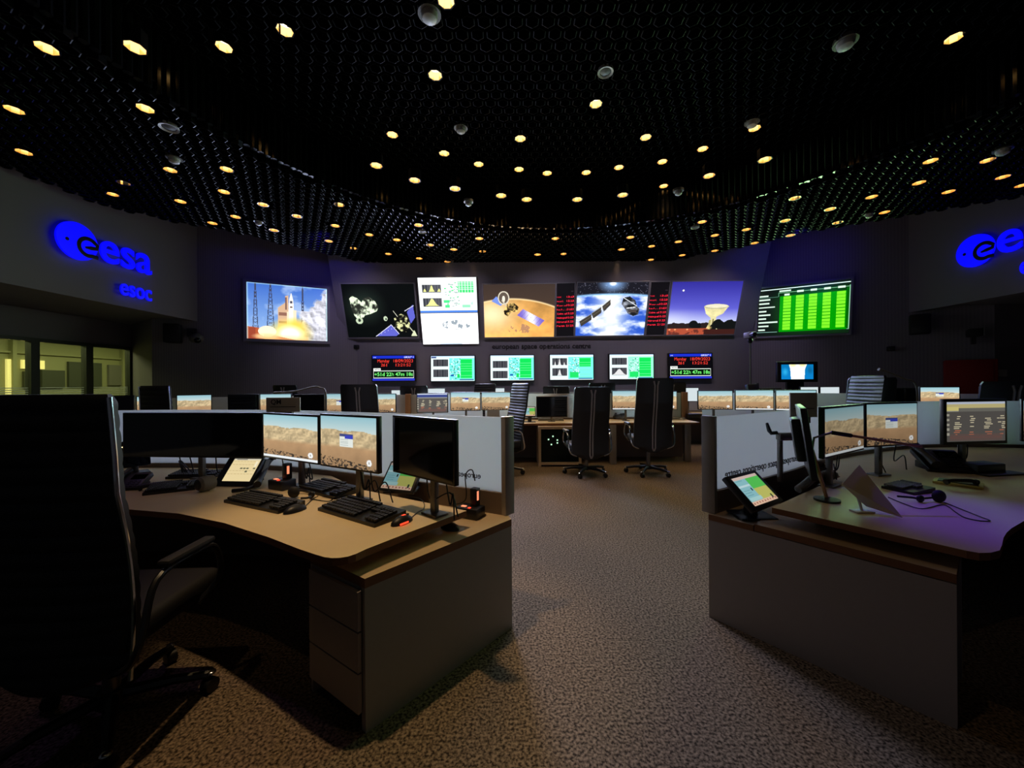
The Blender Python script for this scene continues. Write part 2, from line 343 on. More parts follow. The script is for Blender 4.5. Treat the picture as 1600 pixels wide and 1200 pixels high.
def rocket():
    k = Cv(200, 150); k.grad(c(62, 104, 190), c(150, 184, 226)); cl = fbm(200, 150, 4, 4, 4, 3); k.put(np.clip((cl - .5) * 3, 0, .5), c(206, 220, 238))
    for x, b in ((.1, .03), (.28, .045), (.68, .02)):
        for s_ in (-1, 1): k.line(x, -.1, x + s_ * b, .82, .006, c(56, 60, 84))
        for q in range(12):
            y = .02 + q * .066; ww = b * (y + .1) / .92; k.line(x - ww, y, x + ww, y + .05, .004, c(66, 68, 90)); k.line(x + ww, y, x - ww, y + .05, .004, c(66, 68, 90))
    n = fbm(200, 150, 7, 6, 5, 8); e = .98 - .42 * np.clip(k.v, 0, 1) + .14 * (n - .5) * 3 - .13 * (k.v > .45); sm = np.clip((k.u - e) / .05, 0, 1) * (k.v > .02)
    sh = (n - np.roll(np.roll(n, 4, 0), -4, 1)) * 1.5; k.a = k.a * (1 - sm[..., None]) + (c(196, 196, 206) * (1 + np.clip(sh, -.26, .16))[..., None]) * sm[..., None]
    k.poly([(.37, .42), (.46, .32), (.46, .2), (.5, .18), (.5, .9), (.37, .9)], c(206, 170, 138)); k.rect(.38, .5, .5, .56, c(140, 100, 84)); k.rect(.46, .22, .48, .45, c(120, 88, 80)); k.rect(.38, .66, .5, .7, c(150, 112, 88))
    k.poly([(.51, .26), (.535, .13), (.56, .26), (.57, .5), (.57, .9), (.5, .9), (.5, .5)], c(246, 238, 222)); k.rect(.52, .28, .55, .33, c(70, 70, 90)); k.rect(.52, .38, .55, .41, c(90, 70, 80)); k.rect(.56, .45, .6, .9, c(236, 216, 186)); k.rect(.48, .48, .505, .9, c(236, 216, 186))
    k.ell(.52, .88, .32, .30, c(255, 222, 90), .95, .6); k.ell(.6, .72, .16, .16, c(250, 206, 80), .9, .8); k.ell(.52, .9, .2, .2, c(255, 252, 226), 1, .5); k.poly([(0, .78), (.14, .8), (.2, .9), (.6, 1), (0, 1)], c(176, 84, 50)); k.rect(.02, .8, .1, 1, c(150, 66, 46))
    k.ell(.24, .86, .11, .1, c(240, 226, 200)); k.ell(.24, .95, .2, .07, c(250, 220, 160), .8, .5); k.put(np.clip((k.v - .9) * 10, 0, 1) * (k.u > .2) * (k.u < .75), c(244, 190, 120), .7)
    b = np.minimum(np.minimum(k.u, 1 - k.u), k.v); k.put(np.clip(1 - b / .02, 0, 1), c(190, 236, 244), .8); return k
def comet():
    k = Cv(180, 130, c(5, 8, 8)); n = fbm(180, 130, 16, 12, 4, 2); k.ell(.28, .4, .34, .42, c(70, 96, 80), .5, 1.)
    m = k.pm([(.09, .26), (.13, .22), (.2, .26), (.25, .34), (.29, .26), (.36, .23), (.44, .32), (.48, .42), (.45, .5), (.36, .55), (.27, .58), (.24, .66), (.17, .66), (.13, .58), (.1, .46)])
    k.a = np.where(m[..., None], c(222, 238, 206) * np.clip(.35 + (n[..., None] - .42) * 4.5, .18, 1.05), k.a)
    k.ell(.19, .68, .05, .06, c(190, 206, 176)); k.ell(.19, .67, .02, .03, c(40, 50, 40)); k.ell(.56, .64, .028, .045, c(190, 206, 176)); k.ell(.565, .65, .012, .018, c(20, 30, 20))
    k.poly([(.87, .52), (.96, .38), (.98, .62), (.91, .74)], c(92, 96, 196)); k.poly([(.4, .98), (.63, .76), (.73, .93), (.69, .98)], c(92, 96, 196)); k.line(.4, .98, .63, .76, .006, c(220, 220, 240)); k.line(.63, .76, .73, .93, .006, c(220, 220, 240)); k.line(.84, .5, .97, .4, .006, c(210, 210, 230))
    for q in range(5): k.ell(.48 + q * .05, .93 - q * .03, .005, .008, c(240, 240, 255))
    bd = k.pm([(.68, .64), (.78, .55), (.86, .6), (.9, .75), (.84, .9), (.76, .88), (.69, .78)]); n2 = fbm(180, 130, 26, 22, 2, 6); k.a = np.where(bd[..., None], c(206, 206, 150) * np.clip((n2[..., None] - .35) * 3.4, .05, 1.1), k.a)
    k.line(.68, .5, .73, .6, .004, c(220, 220, 200)); k.line(.86, .76, .97, .95, .008, c(200, 200, 170)); k.poly([(.9, .98), (.95, .86), (.99, .98)], c(210, 216, 180)); return k
def dual():
    k = Cv(150, 168, c(204, 210, 206)); h = .51; k.rect(0, h, 1, 1, c(255, 255, 255))
    plot(k, .06, .10, .39, .215, [(.14, .4, .02), (.5, .8, .03), (.88, .4, .02)]); plot(k, .06, .295, .39, .42, [(.48, .85, .06)]); g = np.random.default_rng(3)
    for q in range(46):
        x, y = .42 + .26 * g.random(), .06 + .38 * g.random(); k.rect(x, y, x + .03, y + .014, c(130, 150, 146) if g.random() < .6 else c(70, 200, 110))
    k.rect(.68, .06, .96, .22, c(50, 176, 92)); k.rect(.42, .33, .52, .37, c(60, 206, 110)); k.rect(.44, .40, .52, .44, c(60, 206, 110)); k.rect(.74, .40, .88, .44, c(120, 226, 150))
    for q in range(6): k.rect(.68, .07 + q * .026, .96, .075 + q * .026, c(200, 246, 214)); k.rect(.7 + q * .05, .05, .705 + q * .05, .22, c(220, 250, 226))
    for q in range(10): k.rect(.88 + .08 * g.random(), .24 + .16 * g.random(), .93, .25 + .16 * g.random(), c(150, 220, 170))
    k.rect(0, .485, 1, h, c(60, 104, 180)); k.rect(0, h, 1, h + .012, c(70, 70, 80)); mp = fbm(150, 168, 12, 14, 3, 12); k.put((mp > .52) & (((k.u - .62) / .26) ** 2 + ((k.v - .70) / .075) ** 2 < 1), c(120, 130, 138))
    k.put((mp > .62) & (((k.u - .42) / .12) ** 2 + ((k.v - .69) / .04) ** 2 < 1), c(190, 196, 200)); k.rect(.3, .985, .7, 1, c(170, 190, 210)); return k
def mars():
    k = Cv(200, 150); n = fbm(200, 150, 5, 5, 4, 4); k.grad(c(58, 46, 40), c(84, 64, 50)); d = np.hypot((k.u - .38) * 1.35, (k.v - 2.6)) - 1.275; pl = d < 1.055
    t = np.clip((d - .3) / .75, 0, 1)[..., None]; base = c(246, 178, 92) * (1 - .25 * t) * (.8 + .42 * n[..., None]); lt = np.exp(-((k.u - .12) / .3) ** 2 - ((k.v - .55) / .3) ** 2)[..., None]
    base = base * (1 - .75 * lt) + c(255, 246, 206) * .75 * lt; k.a = np.where(pl[..., None], base, k.a); k.put(np.clip(1 - abs(d - 1.055) / .025, 0, 1), c(255, 226, 170), .9)
    sh = fbm(200, 150, 20, 16, 3, 9); k.put((sh > .5) & (((k.u - .5) / .16) ** 2 + ((k.v - .85) / .11) ** 2 < 1), c(150, 110, 96), .7)
    k.poly([(.11, .31), (.18, .22), (.27, .35), (.24, .4)], c(112, 138, 216)); k.ell(.28, .25, .08, .125, c(214, 206, 186)); k.ell(.28, .25, .065, .105, c(92, 80, 70)); k.ell(.28, .27, .02, .06, c(230, 224, 206)); k.line(.26, .3, .33, .42, .012, c(200, 190, 170))
    b = k.pm([(.28, .5), (.33, .37), (.42, .34), (.49, .42), (.47, .51), (.38, .52), (.34, .6), (.29, .56)]); n2 = fbm(200, 150, 30, 24, 2, 3); k.a = np.where(b[..., None], c(230, 190, 110) * np.clip((n2[..., None] - .3) * 2.8, .1, 1.1), k.a)
    P = [(.53, .46), (.6, .54), (.86, .68), (.78, .80), (.54, .65), (.46, .58)]; k.poly([(.55, .46), (.86, .68), (.78, .8), (.47, .58)], c(110, 92, 190)); k.put(k.pm([(.55, .46), (.86, .68), (.78, .8), (.47, .58)]) * np.exp(-((k.u - .67) / .09) ** 2), c(255, 255, 255), .95)
    for q in range(1, 6): t_ = q / 6; k.line(.55 + .31 * t_, .46 + .22 * t_, .47 + .31 * t_, .58 + .22 * t_, .003, c(80, 66, 140), .6)
    return k
def earth():
    k = Cv(200, 150, c(22, 22, 30)); g = np.random.default_rng(2)
    for q in range(120): k.rect(*(lambda x, y: (x, y, x + .006, y + .008))(g.random(), g.random() * .25), c(120, 120, 140))
    d = np.hypot((k.u - .5) * .8, k.v - 2.6); pl = d < 2.38; n = fbm(200, 150, 6, 9, 5, 14); n = np.clip((n - .38) * 3.2, 0, 1)
    lt = np.exp(-((k.u - .5) / .22) ** 2) * np.clip(1.25 - k.v * .35, 0, 1); col = (c(40, 82, 190) * (1 - n[..., None]) + c(232, 238, 250) * n[..., None]); col = col * (1 - .85 * lt[..., None]) + c(252, 253, 244) * .85 * lt[..., None]
    k.a = np.where(pl[..., None], col, k.a); k.put(np.clip(1 - abs(d - 2.385) / .03, 0, 1), c(150, 206, 255), .9); k.ell(.5, .02, .24, .2, c(150, 196, 255), 1, 1.); k.ell(.5, .02, .06, .05, c(255, 255, 255), 1, .6)
    for a, b in (((.05, .72, .22, .58), 0), ((.22, .57, .355, .45), 0), ((.365, .44, .48, .31), 0)):
        x0, y0, x1, y1 = a; k.poly([(x0, y0), (x1, y1), (x1 + .005, y1 + .11), (x0 + .03, y0 + .1)], c(58, 54, 50)); k.line(x0, y0, x1, y1, .004, c(150, 150, 140)); k.line(x0 + .01, y0 + .05, x1, y1 + .05, .003, c(120, 110, 80))
    b = k.pm([(.64, .4), (.66, .28), (.75, .26), (.83, .33), (.86, .44), (.9, .5), (.89, .6), (.82, .63), (.74, .58), (.7, .5)]); n2 = fbm(200, 150, 20, 16, 2, 8); k.a = np.where(b[..., None], c(126, 130, 140) * np.clip((n2[..., None] - .3) * 2.6, .2, 1.4), k.a); k.line(.66, .28, .86, .44, .006, c(216, 220, 226)); k.line(.72, .48, .84, .46, .008, c(230, 232, 236)); k.rect(.75, .5, .86, .56, c(70, 62, 60)); return k
def antenna():
    k = Cv(200, 150); k.grad(c(48, 44, 150), c(96, 96, 206), 0, .55); t = np.clip((k.v - .5) / .3, 0, 1)[..., None]; k.a = k.a * (1 - t) + c(206, 214, 244) * t; k.ell(.17, .16, .014, .019, c(250, 246, 240)); k.put(np.exp(-((k.u - .0) / .3) ** 2 - ((k.v - .75) / .18) ** 2), c(226, 232, 250), .6)
    tr = fbm(200, 4, 26, 2, 3, 3)[0]; hl = .80 - .05 * tr; k.put(k.v > hl[None], c(40, 30, 28)); n = fbm(200, 150, 14, 12, 3, 5)
    k.poly([(.5, .46), (.86, .45), (.79, .60), (.7, .66), (.7, .74), (.74, .9), (.57, .9), (.62, .74), (.62, .68), (.54, .6)], c(226, 216, 160)); k.ell(.68, .465, .18, .05, c(196, 190, 150)); k.ell(.68, .455, .165, .035, c(232, 226, 196))
    k.a = np.where(k.pm([(.5, .47), (.86, .46), (.79, .60), (.7, .66), (.54, .6)])[..., None], k.a * (.86 + .3 * n[..., None]), k.a); k.rect(.6, .72, .63, .9, c(180, 170, 110)); k.rect(.65, .7, .67, .86, c(120, 110, 70))
    for x, y, r in ((.38, .80, .07), (.44, .84, .06), (.74, .80, .09), (.68, .86, .06), (.9, .82, .1), (.98, .82, .07), (.82, .86, .06)): k.put((((k.u - x) / r) ** 2 + ((k.v - y) / (r * 1.1)) ** 2 < .55 + n * .7), c(16, 18, 18))
    k.put((k.v > .88) & (k.u < .6), c(190, 84, 56), .9); k.put((k.v > .9) * (n > .5) * (k.u < .62), c(110, 50, 40)); k.put((k.v > .9) & (k.u > .55), c(60, 28, 24)); k.ell(.62, .87, .05, .04, c(255, 214, 130), .8, .8)
    for x in (.04, .12, .3): k.ell(x, .9, .02, .02, c(255, 180, 120), .9, .6)
    return k
def table():
    k = Cv(220, 130, c(10, 16, 14)); k.put(np.exp(-((k.u - .65) / .42) ** 4 - ((k.v - .52) / .42) ** 4), c(8, 110, 14), .9); k.rect(0, .04, 1, .055, c(230, 255, 250)); k.rect(.24, .12, 1, .128, c(140, 220, 160)); k.rect(.24, .12, .246, .92, c(120, 190, 150)); k.rect(0, .915, 1, .924, c(150, 200, 190)); k.rect(.993, .1, 1, .92, c(140, 200, 160))
    k.rect(0, .2, .24, .206, c(90, 140, 120)); g = np.random.default_rng(6)
    for q, L in enumerate((.11, .13, .12, .19, .09, .14, .09, .235, .12, .08)): k.rect(.015, .155 + q * .078, .015 + L, .185 + q * .078, c(214, 236, 222))
    k.rect(.25, .075, .38, .11, c(210, 240, 220))
    for q in range(5):
        x = .30 + q * .142; k.rect(x + .01, .155, x + .07, .19, c(216, 246, 222)) if q == 0 else k.rect(x + .01, .11, x + .08, .15, c(216, 246, 222))
        k.rect(x - .04, .2, x + .11, .92, c(0, 150, 0))
        for r_ in range(11): k.rect(x, .21 + r_ * .062, x + .085, .262 + r_ * .062, c(126, 240, 40))
    k.rect(.24, .2, .26, .92, c(10, 40, 16)); k.rect(.965, .15, .99, .9, c(0, 90, 0)); return k
def clocks():
    k = Cv(44, 140, c(14, 12, 16)); rows = [('UTC', '13:23'), ('ESOC', '15:23'), ('Kourou', '10:23'), ('New Norcia', '21:23'), ('Cebreros', '15:23'), ('Malargue', '10:23'), ('Kiruna', '15:23'), ('Perth', '21:23')]
    k.text('TIME', .95, .16, .02, c(60, 50, 60), align='RIGHT')
    for q, (a, b) in enumerate(rows): y = .265 + q * .078; k.text(a, .03, y, .026, c(255, 40, 66), wid=min(.55, .09 * len(a)), bold=.01); k.text(b, .97, y, .034, c(255, 40, 66), wid=.4, align='RIGHT', bold=.012)
    return k
def bluepic():
    k = Cv(90, 54); k.grad(c(6, 110, 170), c(10, 120, 190)); k.poly([(.24, 0), (.8, 0), (.74, .3), (.72, 1), (.3, 1), (.28, .3)], c(250, 255, 250)); k.ell(.36, .06, .14, .12, c(250, 240, 150), .8, .6); k.ell(.66, .06, .14, .12, c(250, 240, 150), .8, .6); k.ell(.5, .6, .12, .36, c(226, 255, 220), .7, .8); k.ell(.12, .5, .12, .34, c(60, 190, 240), .6, .8); k.ell(.9, .4, .1, .3, c(10, 80, 120), .6, .8); return k
def voicepad(red=True):
    k = Cv(84, 60, c(150, 206, 214)); k.rect(0, 0, 1, .1, c(226, 200, 190)); k.rect(.45, .1, 1, .48, c(92, 208, 92)); k.rect(.45, .48, 1, .86, c(206, 206, 110)); k.rect(0, .3, .45, .36, c(206, 236, 240)); k.rect(0, .86, 1, 1, c(246, 206, 176)); k.rect(.36, .44, .41, .53, c(12, 20, 24)); k.rect(.84, .78, .9, .92, c(40, 60, 50)); k.rect(.03, .74, .5, .85, c(180, 226, 226))
    for q in range(9): k.ell(.06 + q * .11, .93, .022, .03, c(170, 90, 80))
    for q in range(7): k.rect(.03, .14 + q * .085, .3, .152 + q * .085, c(104, 164, 176))
    return k
def dialpad():
    k = Cv(70, 62, c(244, 222, 168)); k.rect(0, 0, 1, .06, c(222, 214, 190)); k.rect(.1, .02, .5, .05, c(80, 80, 90))
    for r_ in range(6):
        for q in range(8):
            on = (r_ == 2 and q in (3, 4, 5, 7)) or (r_ == 3 and q == 5); k.rect(.04 + q * .118, .12 + r_ * .14, .13 + q * .118, .13 + r_ * .14 + (.06 if on else .0), c(110, 110, 84) if on else c(196, 170, 118))
    k.rect(.86, .12, .95, .36, c(252, 240, 206)); return k
# ------------------------------------------------------------------ the room
def structure(b, name, m, label=None): return tag(b.done(name, m, smooth=False), label, kind='structure')
structure(B().box((.7, 3.2, -.06), (19, 12.4, .12)), 'floor', M['carpet'])
structure(B().box((.7, 3.2, 4.92), (19, 12.6, .1)), 'ceiling', M['blackback'])
WT = 4.87
def V2(x, y): return Vector((x, y))
wallstrip('wall_front_left', [(-6.93, 7.395), (-3.62, 9.0)], 0, WT)
wallstrip('wall_front', [(-3.62, 9.0), (5.63, 9.0)], 0, WT)
wallstrip('wall_front_right', [(5.63, 9.0), (8.3, 6.6)], 0, WT)
wallstrip('wall_right_return', [(8.3, 6.6), (9.3, 6.6)], 0, 2.66)
wallstrip('wall_right', [(9.3, 6.6), (9.3, -2.5)], 0, 2.66)
wallstrip('wall_back', [(9.3, -2.5), (-7.95, -2.5)], 0, WT, m=M['dark'])
wallstrip('wall_left_return', [(-8.0, 8.05), (-6.93, 7.395)], 0, 2.65)
b = B(); b.box((-6.35, 2.6, 3.76), (.1, 10.2, 2.22)); b.box((-7.2, 2.75, 2.72), (1.7, 10.6, .12)); structure(b, 'wall_left_fascia', M['wall'])
b = B(); b.box((7.59, 2.4, 3.76), (.1, 9.8, 2.22)); b.box((8.46, 2.1, 2.72), (1.7, 9.0, .12)); structure(b, 'wall_right_fascia', M['wall'])
# the front bulkhead leans out over the row of small displays
b = B(); SL = -.353
b.prism([(9.02, 2.40), (9.02, 4.87), (9.0 + SL * 2.47, 4.87), (9.0, 2.40)], -4.0, 5.62, Matrix(((0, 0, 1, 0), (1, 0, 0, 0), (0, 1, 0, 0), (0, 0, 0, 1))))
structure(b, 'wall_front_bulkhead', M['wall'])
# the window side: a lit corridor behind glass
b = B(); b.box((-8.01, 2.78, .5), (.12, 10.5, 1.0)); b.box((-8.01, 2.78, 2.41), (.12, 10.5, .48)); b.box((-8.01, 1.1, 1.58), (.12, 7.2, 1.2)); structure(b, 'wall_left', M['wall'])
ys = [4.7, 5.55, 6.37, 7.19, 8.0]
for i in range(4):
    w = thing('window_%d' % (i + 1), None, None, (-7.95, (ys[i] + ys[i + 1]) / 2, 1.0)); tag(w, kind='structure'); hw = (ys[i + 1] - ys[i]) / 2
    f = B()
    for y in (-hw + .03, hw - .03): f.box((0, y, .585), (.1, .06, 1.17))
    for z in (.03, 1.14): f.box((0, 0, z), (.1, 2 * hw - .12, .06))
    f.done('window_frame', M['winframe'], w, smooth=False)
    g = B(); g.box((0, 0, .585), (.008, 2 * hw - .12, 1.05)).done('pane', M['glass'], w, smooth=False)
    s = B()
    for q in range(5): s.box((.008, 0, .20 + q * .035), (.002, 2 * hw - .13, .014))
    s.done('frosted_stripes', M['frost'], w, smooth=False)
b = B(); b.box((-9.6, 6.5, -.06), (3.2, 9, .1)); structure(b, 'floor_corridor', M['corrd'])
b = B(); b.box((-9.6, 6.5, 2.72), (3.2, 9, .1)); structure(b, 'ceiling_corridor', M['corr'])
XC = -10.9
b = B(); b.box((XC - .05, 6.5, 1.35), (.1, 9, 2.7)); b.box((-9.6, 11.0, 1.35), (3.2, .1, 2.7)); b.box((-9.6, 2.0, 1.35), (3.2, .1, 2.7)); b.box((XC + .03, 6.5, 2.12), (.06, 9, .04))
for y in (7.2, 8.35, 10.7): b.box((XC + .05, y, 1.2), (.1, .07, 2.4))
structure(b, 'wall_corridor', M['corr'])
def cor(px0, px1, y0, y1):
    a, d = PP(px0, y0, (XC, 0, 0), (1, 0, 0)), PP(px1, y1, (XC, 0, 0), (1, 0, 0)); return a.y, d.y, d.z, a.z
def corpanel(px0, px1, y0, y1, m, name, label, cat):
    a, d, z0, z1 = cor(px0, px1, y0, y1); o = B().box((XC + .035, (a + d) / 2, (z0 + z1) / 2), (.05, d - a, z1 - z0)).done(name, m, smooth=False); return tag(o, label, cat)
corpanel(7, 22, 561, 617, M['doorlit'], 'lit_doorway', 'tall yellow lit doorway seen through the corridor window', 'doorway')
corpanel(31, 66, 562, 577, M['doorlit'], 'lit_hatch', 'low yellow lit opening beside the doorway in the corridor', 'window')
corpanel(62, 98, 578, 606, M['corrd'], 'notice_board', 'dark notice board on the corridor wall behind the glass', 'notice board')
corpanel(34, 46, 580, 606, M['corrd'], 'wall_cabinet', 'narrow dark cabinet on the corridor wall next to the yellow opening', 'cabinet')
corpanel(104, 156, 565, 604, M['corrd'], 'corridor_screen', 'wide dark panel on the corridor wall behind the middle mullion', 'panel')
corpanel(167, 197, 570, 602, M['greyp'], 'corridor_poster', 'dark picture panel on the corridor wall behind the end window pane', 'poster')
for y, l in ((8.9, 'small bright ceiling lamp in the corridor behind the end pane'), (5.95, 'large bright ceiling lamp in the corridor at the frame edge')):
    tag(B().box((-9.3, y, 2.655), (.34, .6, .03)).done('corridor_light', M['lightpanel'], smooth=False), l, 'ceiling light', 'corridor ceiling lights')

# ------------------------------------------------------------------ honeycomb ceiling: a low outer ring and a raised round centre
ZL, ZR, CX, CY, CR = 4.02, 4.55, .8, 2.57, 4.16
edge_px = [(0, 259), (157, 322), (297, 353), (350, 360), (455, 385), (560, 408), (650, 419), (760, 423), (870, 423), (980, 419), (1040, 410), (1150, 389), (1270, 362), (1400, 340), (1600, 308)]
EDGE = [PZ(x, y, ZL).xy for x, y in edge_px]; EDGE = [V2(-6.26, 1.4)] + EDGE + [V2(7.5, 4.8), V2(7.5, 1.4)]
def inpoly(p, poly):
    r = False
    for i in range(len(poly)):
        a, d = poly[i], poly[i - 1]
        if (a.y > p.y) != (d.y > p.y) and p.x < (d.x - a.x) * (p.y - a.y) / (d.y - a.y) + a.x: r = not r
    return r
def incirc(p, r=CR): return (p - V2(CX, CY)).length < r
lamp_px = [(73, 76), (211, 75), (350, 74), (445, 48), (22, 172), (227, 170), (37, 238), (266, 266), (354, 265), (193, 286), (176, 304), (350, 300), (282, 315), (411, 320), (368, 339), (332, 349), (428, 360), (464, 338), (524, 353), (530, 320), (514, 377), (552, 388),
    (680, 118), (931, 163), (613, 211), (813, 217), (694, 240), (588, 259), (748, 257), (811, 265), (855, 271), (916, 270), (967, 262), (1009, 215), (1035, 253), (648, 282), (711, 295), (783, 306), (823, 312), (902, 312), (973, 305), (1037, 291), (654, 352), (577, 367), (620, 375), (672, 383), (709, 390), (607, 397), (655, 404), (699, 409), (740, 411), (754, 393), (749, 373), (840, 398), (868, 373), (881, 397), (985, 371), (971, 390), (1018, 385), (1060, 378), (1066, 399), (1017, 406), (965, 409), (924, 413), (836, 416),
    (1491, 60), (1098, 233), (1179, 201), (1195, 250), (1108, 275), (1454, 252), (1543, 251), (1436, 286), (1567, 277), (1482, 300), (1597, 290), (1242, 310), (1362, 308), (1297, 327), (1382, 332), (1309, 348), (1097, 347), (1227, 345), (1166, 359), (1235, 368), (1117, 368), (1179, 380), (1117, 392), (697, 2)]
LAMPS = []
for x, y in lamp_px:
    p = PZ(x, y, ZR)
    hi = incirc(p.xy, CR - .1)
    if not hi: p = PZ(x, y, ZL)
    LAMPS.append((x, y, p, hi))
fixed = [p for _, _, p, _ in LAMPS]
def cells(pred, z, y0):
    b = B(); bm = b.bm; r = .066; pit = .142; rows = int(8.5 / (pit * .866))
    for j in range(rows):
        y = y0 + j * pit * .866
        for i in range(int(14 / pit)):
            x = -6.4 + i * pit + (j % 2) * pit / 2; q = V2(x, y)
            if not pred(q): continue
            if any(abs(f.z - z) < .1 and (f.xy - q).length < .115 for f in fixed): continue
            ring_ = lambda rr, zz: [bm.verts.new((x + rr * math.cos(PI / 6 + k * PI / 3), y + rr * math.sin(PI / 6 + k * PI / 3), zz)) for k in range(6)]
            lo = ring_(r, z + .004); li = ring_(r - .009, z); inn = ring_(r - .011, z + .008)
            for P, Q in ((lo, li), (li, inn)):
                for k in range(6): bm.faces.new((P[k], P[(k + 1) % 6], Q[(k + 1) % 6], Q[k]))
            hi = [bm.verts.new((v.co.x, v.co.y, z + .11)) for v in lo]
            for k in range(6): bm.faces.new((lo[k], lo[(k + 1) % 6], hi[(k + 1) % 6], hi[k]))
    return b
b = cells(lambda q: inpoly(q, EDGE) and not incirc(q, CR + .06), ZL, 1.45)
b.done('ceiling_ring_cells', M['blackceil'], smooth=False); tag(bpy.data.objects['ceiling_ring_cells'], kind='structure')
b = cells(lambda q: incirc(q, CR - .08), ZR, 1.8)
b.done('ceiling_centre_cells', M['centreceil'], smooth=False); tag(bpy.data.objects['ceiling_centre_cells'], kind='structure')
bm = bmesh.new()
ev = [bm.verts.new((p.x, p.y, ZL + .13)) for p in EDGE]; cv = [bm.verts.new((CX + CR * math.cos(R(a)), CY + CR * math.sin(R(a)), ZL + .13)) for a in range(-16, 197, 4)]
# the ring backing is the outer outline joined to the arc of the round opening
ring = ev[1:-1] + [ev[-1]] + cv + [ev[0]]
bm.faces.new(ring); bb = B(); bb.bm.free(); bb.bm = bm; structure(bb, 'ceiling_ring', M['blackback'])
b = B(); b.prism([(CX + CR * math.cos(R(a)), CY + CR * math.sin(R(a))) for a in range(0, 360, 6)], ZR + .13, ZR + .16); structure(b, 'ceiling_centre', M['blackback'])
b = B()
for a in np.arange(-10, 190, 1.05):
    x, y = CX + (CR + .02) * math.cos(R(a)), CY + (CR + .02) * math.sin(R(a)); b.tube([(x, y, ZL + .05), (x, y, ZR + .14)], .034, 8)
structure(b, 'ceiling_step', M['pipe'])

# ------------------------------------------------------------------ downlights
REF = [(-50, 150, 'the blue sign on the left wall'), (150, 380, 'the left ceiling edge'), (380, 525, 'the rocket launch display'), (525, 652, 'the comet display'), (652, 752, 'the white double display'), (752, 870, 'the orange planet display'), (870, 1015, 'the blue planet display'), (1015, 1170, 'the radio dish display'), (1170, 1335, 'the green table display'), (1335, 1500, 'the right wall speaker'), (1500, 1700, 'the blue sign on the right wall')]
ORD = 'first second third fourth fifth sixth seventh eighth ninth tenth eleventh twelfth thirteenth fourteenth'.split()
def refname(x): return next(n for a, b_, n in REF if a <= x < b_)
proto = thing('downlight', 'x', 'ceiling light', (0, 0, -20))
def hexring(r0, r1, z0, z1):
    b = B(); n = 8
    ri = lambda r, z: [b.bm.verts.new((r * math.cos(2 * PI * k / n), r * math.sin(2 * PI * k / n), z)) for k in range(n)]
    a, c_, d, e = ri(r0, z0), ri(r1, z0), ri(r1, z1), ri(r0, z1)
    for P, Q in ((a, c_), (c_, d), (d, e), (e, a)):
        for k in range(n): b.bm.faces.new((P[k], P[(k + 1) % n], Q[(k + 1) % n], Q[k]))
    return b
hexring(.072, .08, 0, .13).done('can', M['blackceil'], proto, smooth=False)
hexring(.069, .0715, .002, .128).done('reflector', M['gold'], proto, smooth=False)
B().lathe([(.066, 0), (.066, .012)], 16, Matrix.Translation((0, 0, .085))).done('lamp', M['lampglass'], proto)
groups = {}
for i, (x, y, p, hi) in enumerate(LAMPS): groups.setdefault((refname(x), hi), []).append((y, i))
lab = {}
for (rn, hi), L in groups.items():
    L.sort(reverse=True)
    for k, (y, i) in enumerate(L):
        lab[i] = '%s warm downlight up from %s, %s' % (ORD[k], rn, 'raised ceiling' if hi else 'low ceiling')
DL = {}
for i, (x, y, p, hi) in enumerate(LAMPS):
    o = proto if i == 0 else copy_tree(proto)
    o.matrix_world = Matrix.Translation(p) @ Matrix.Rotation(R(22.5), 4, 'Z'); tag(o, lab[i], 'ceiling light', 'downlights in the honeycomb ceiling'); DL[(x, y)] = o
# grey domes and round grilles among the cells
sens = [(671, 23, 'd', .1), (720, 201, 'd', .085), (732, 316, 'd', .07), (404, 347, 'd', .07), (272, 248, 'd', .08), (1321, 67, 'd', .1), (1175, 192, 'd', .085), (1060, 299, 'd', .07), (1358, 335, 'd', .07), (1567, 235, 'd', .085), (660, 362, 'g', .07), (1086, 355, 'g', .07), (264, 199, 'g', .085), (946, 112, 'g', .08)]
cnt = {}
for x, y, k, r in sens:
    p = PZ(x, y, ZR); hi = incirc(p.xy, CR - .1)
    if not hi: p = PZ(x, y, ZL)
    rn = refname(x); kk = (k, rn); cnt[kk] = cnt.get(kk, 0) + 1
    if k == 'd':
        t = thing('smoke_detector', '%s pale ceiling detector dome above %s' % ('lower' if (x, y) in ((732, 316), (404, 347)) else 'upper' if cnt[kk] == 1 else ORD[cnt[kk] - 1], rn), 'detector', p, group='ceiling detectors')
        B().lathe([(r * .3, -.055), (r * .62, -.04), (r * .72, -.01), (r * .72, .02)], 18).done('sensor', M['white'], t); B().lathe([(r, .0), (r, .03)], 18).done('base', M['greyp'], t)
    else:
        t = thing('ceiling_speaker', 'round grey ceiling speaker grille above %s' % rn, 'speaker', p, group='ceiling speakers')
        B().lathe([(r * .72, -.004), (r, -.012), (r, .02)], 22, cap=False).done('rim', M['white'], t); B().lathe([(.01, -.012), (r * .7, 0.), (r * .7, .01)], 22).done('grille', M['greyp'], t)

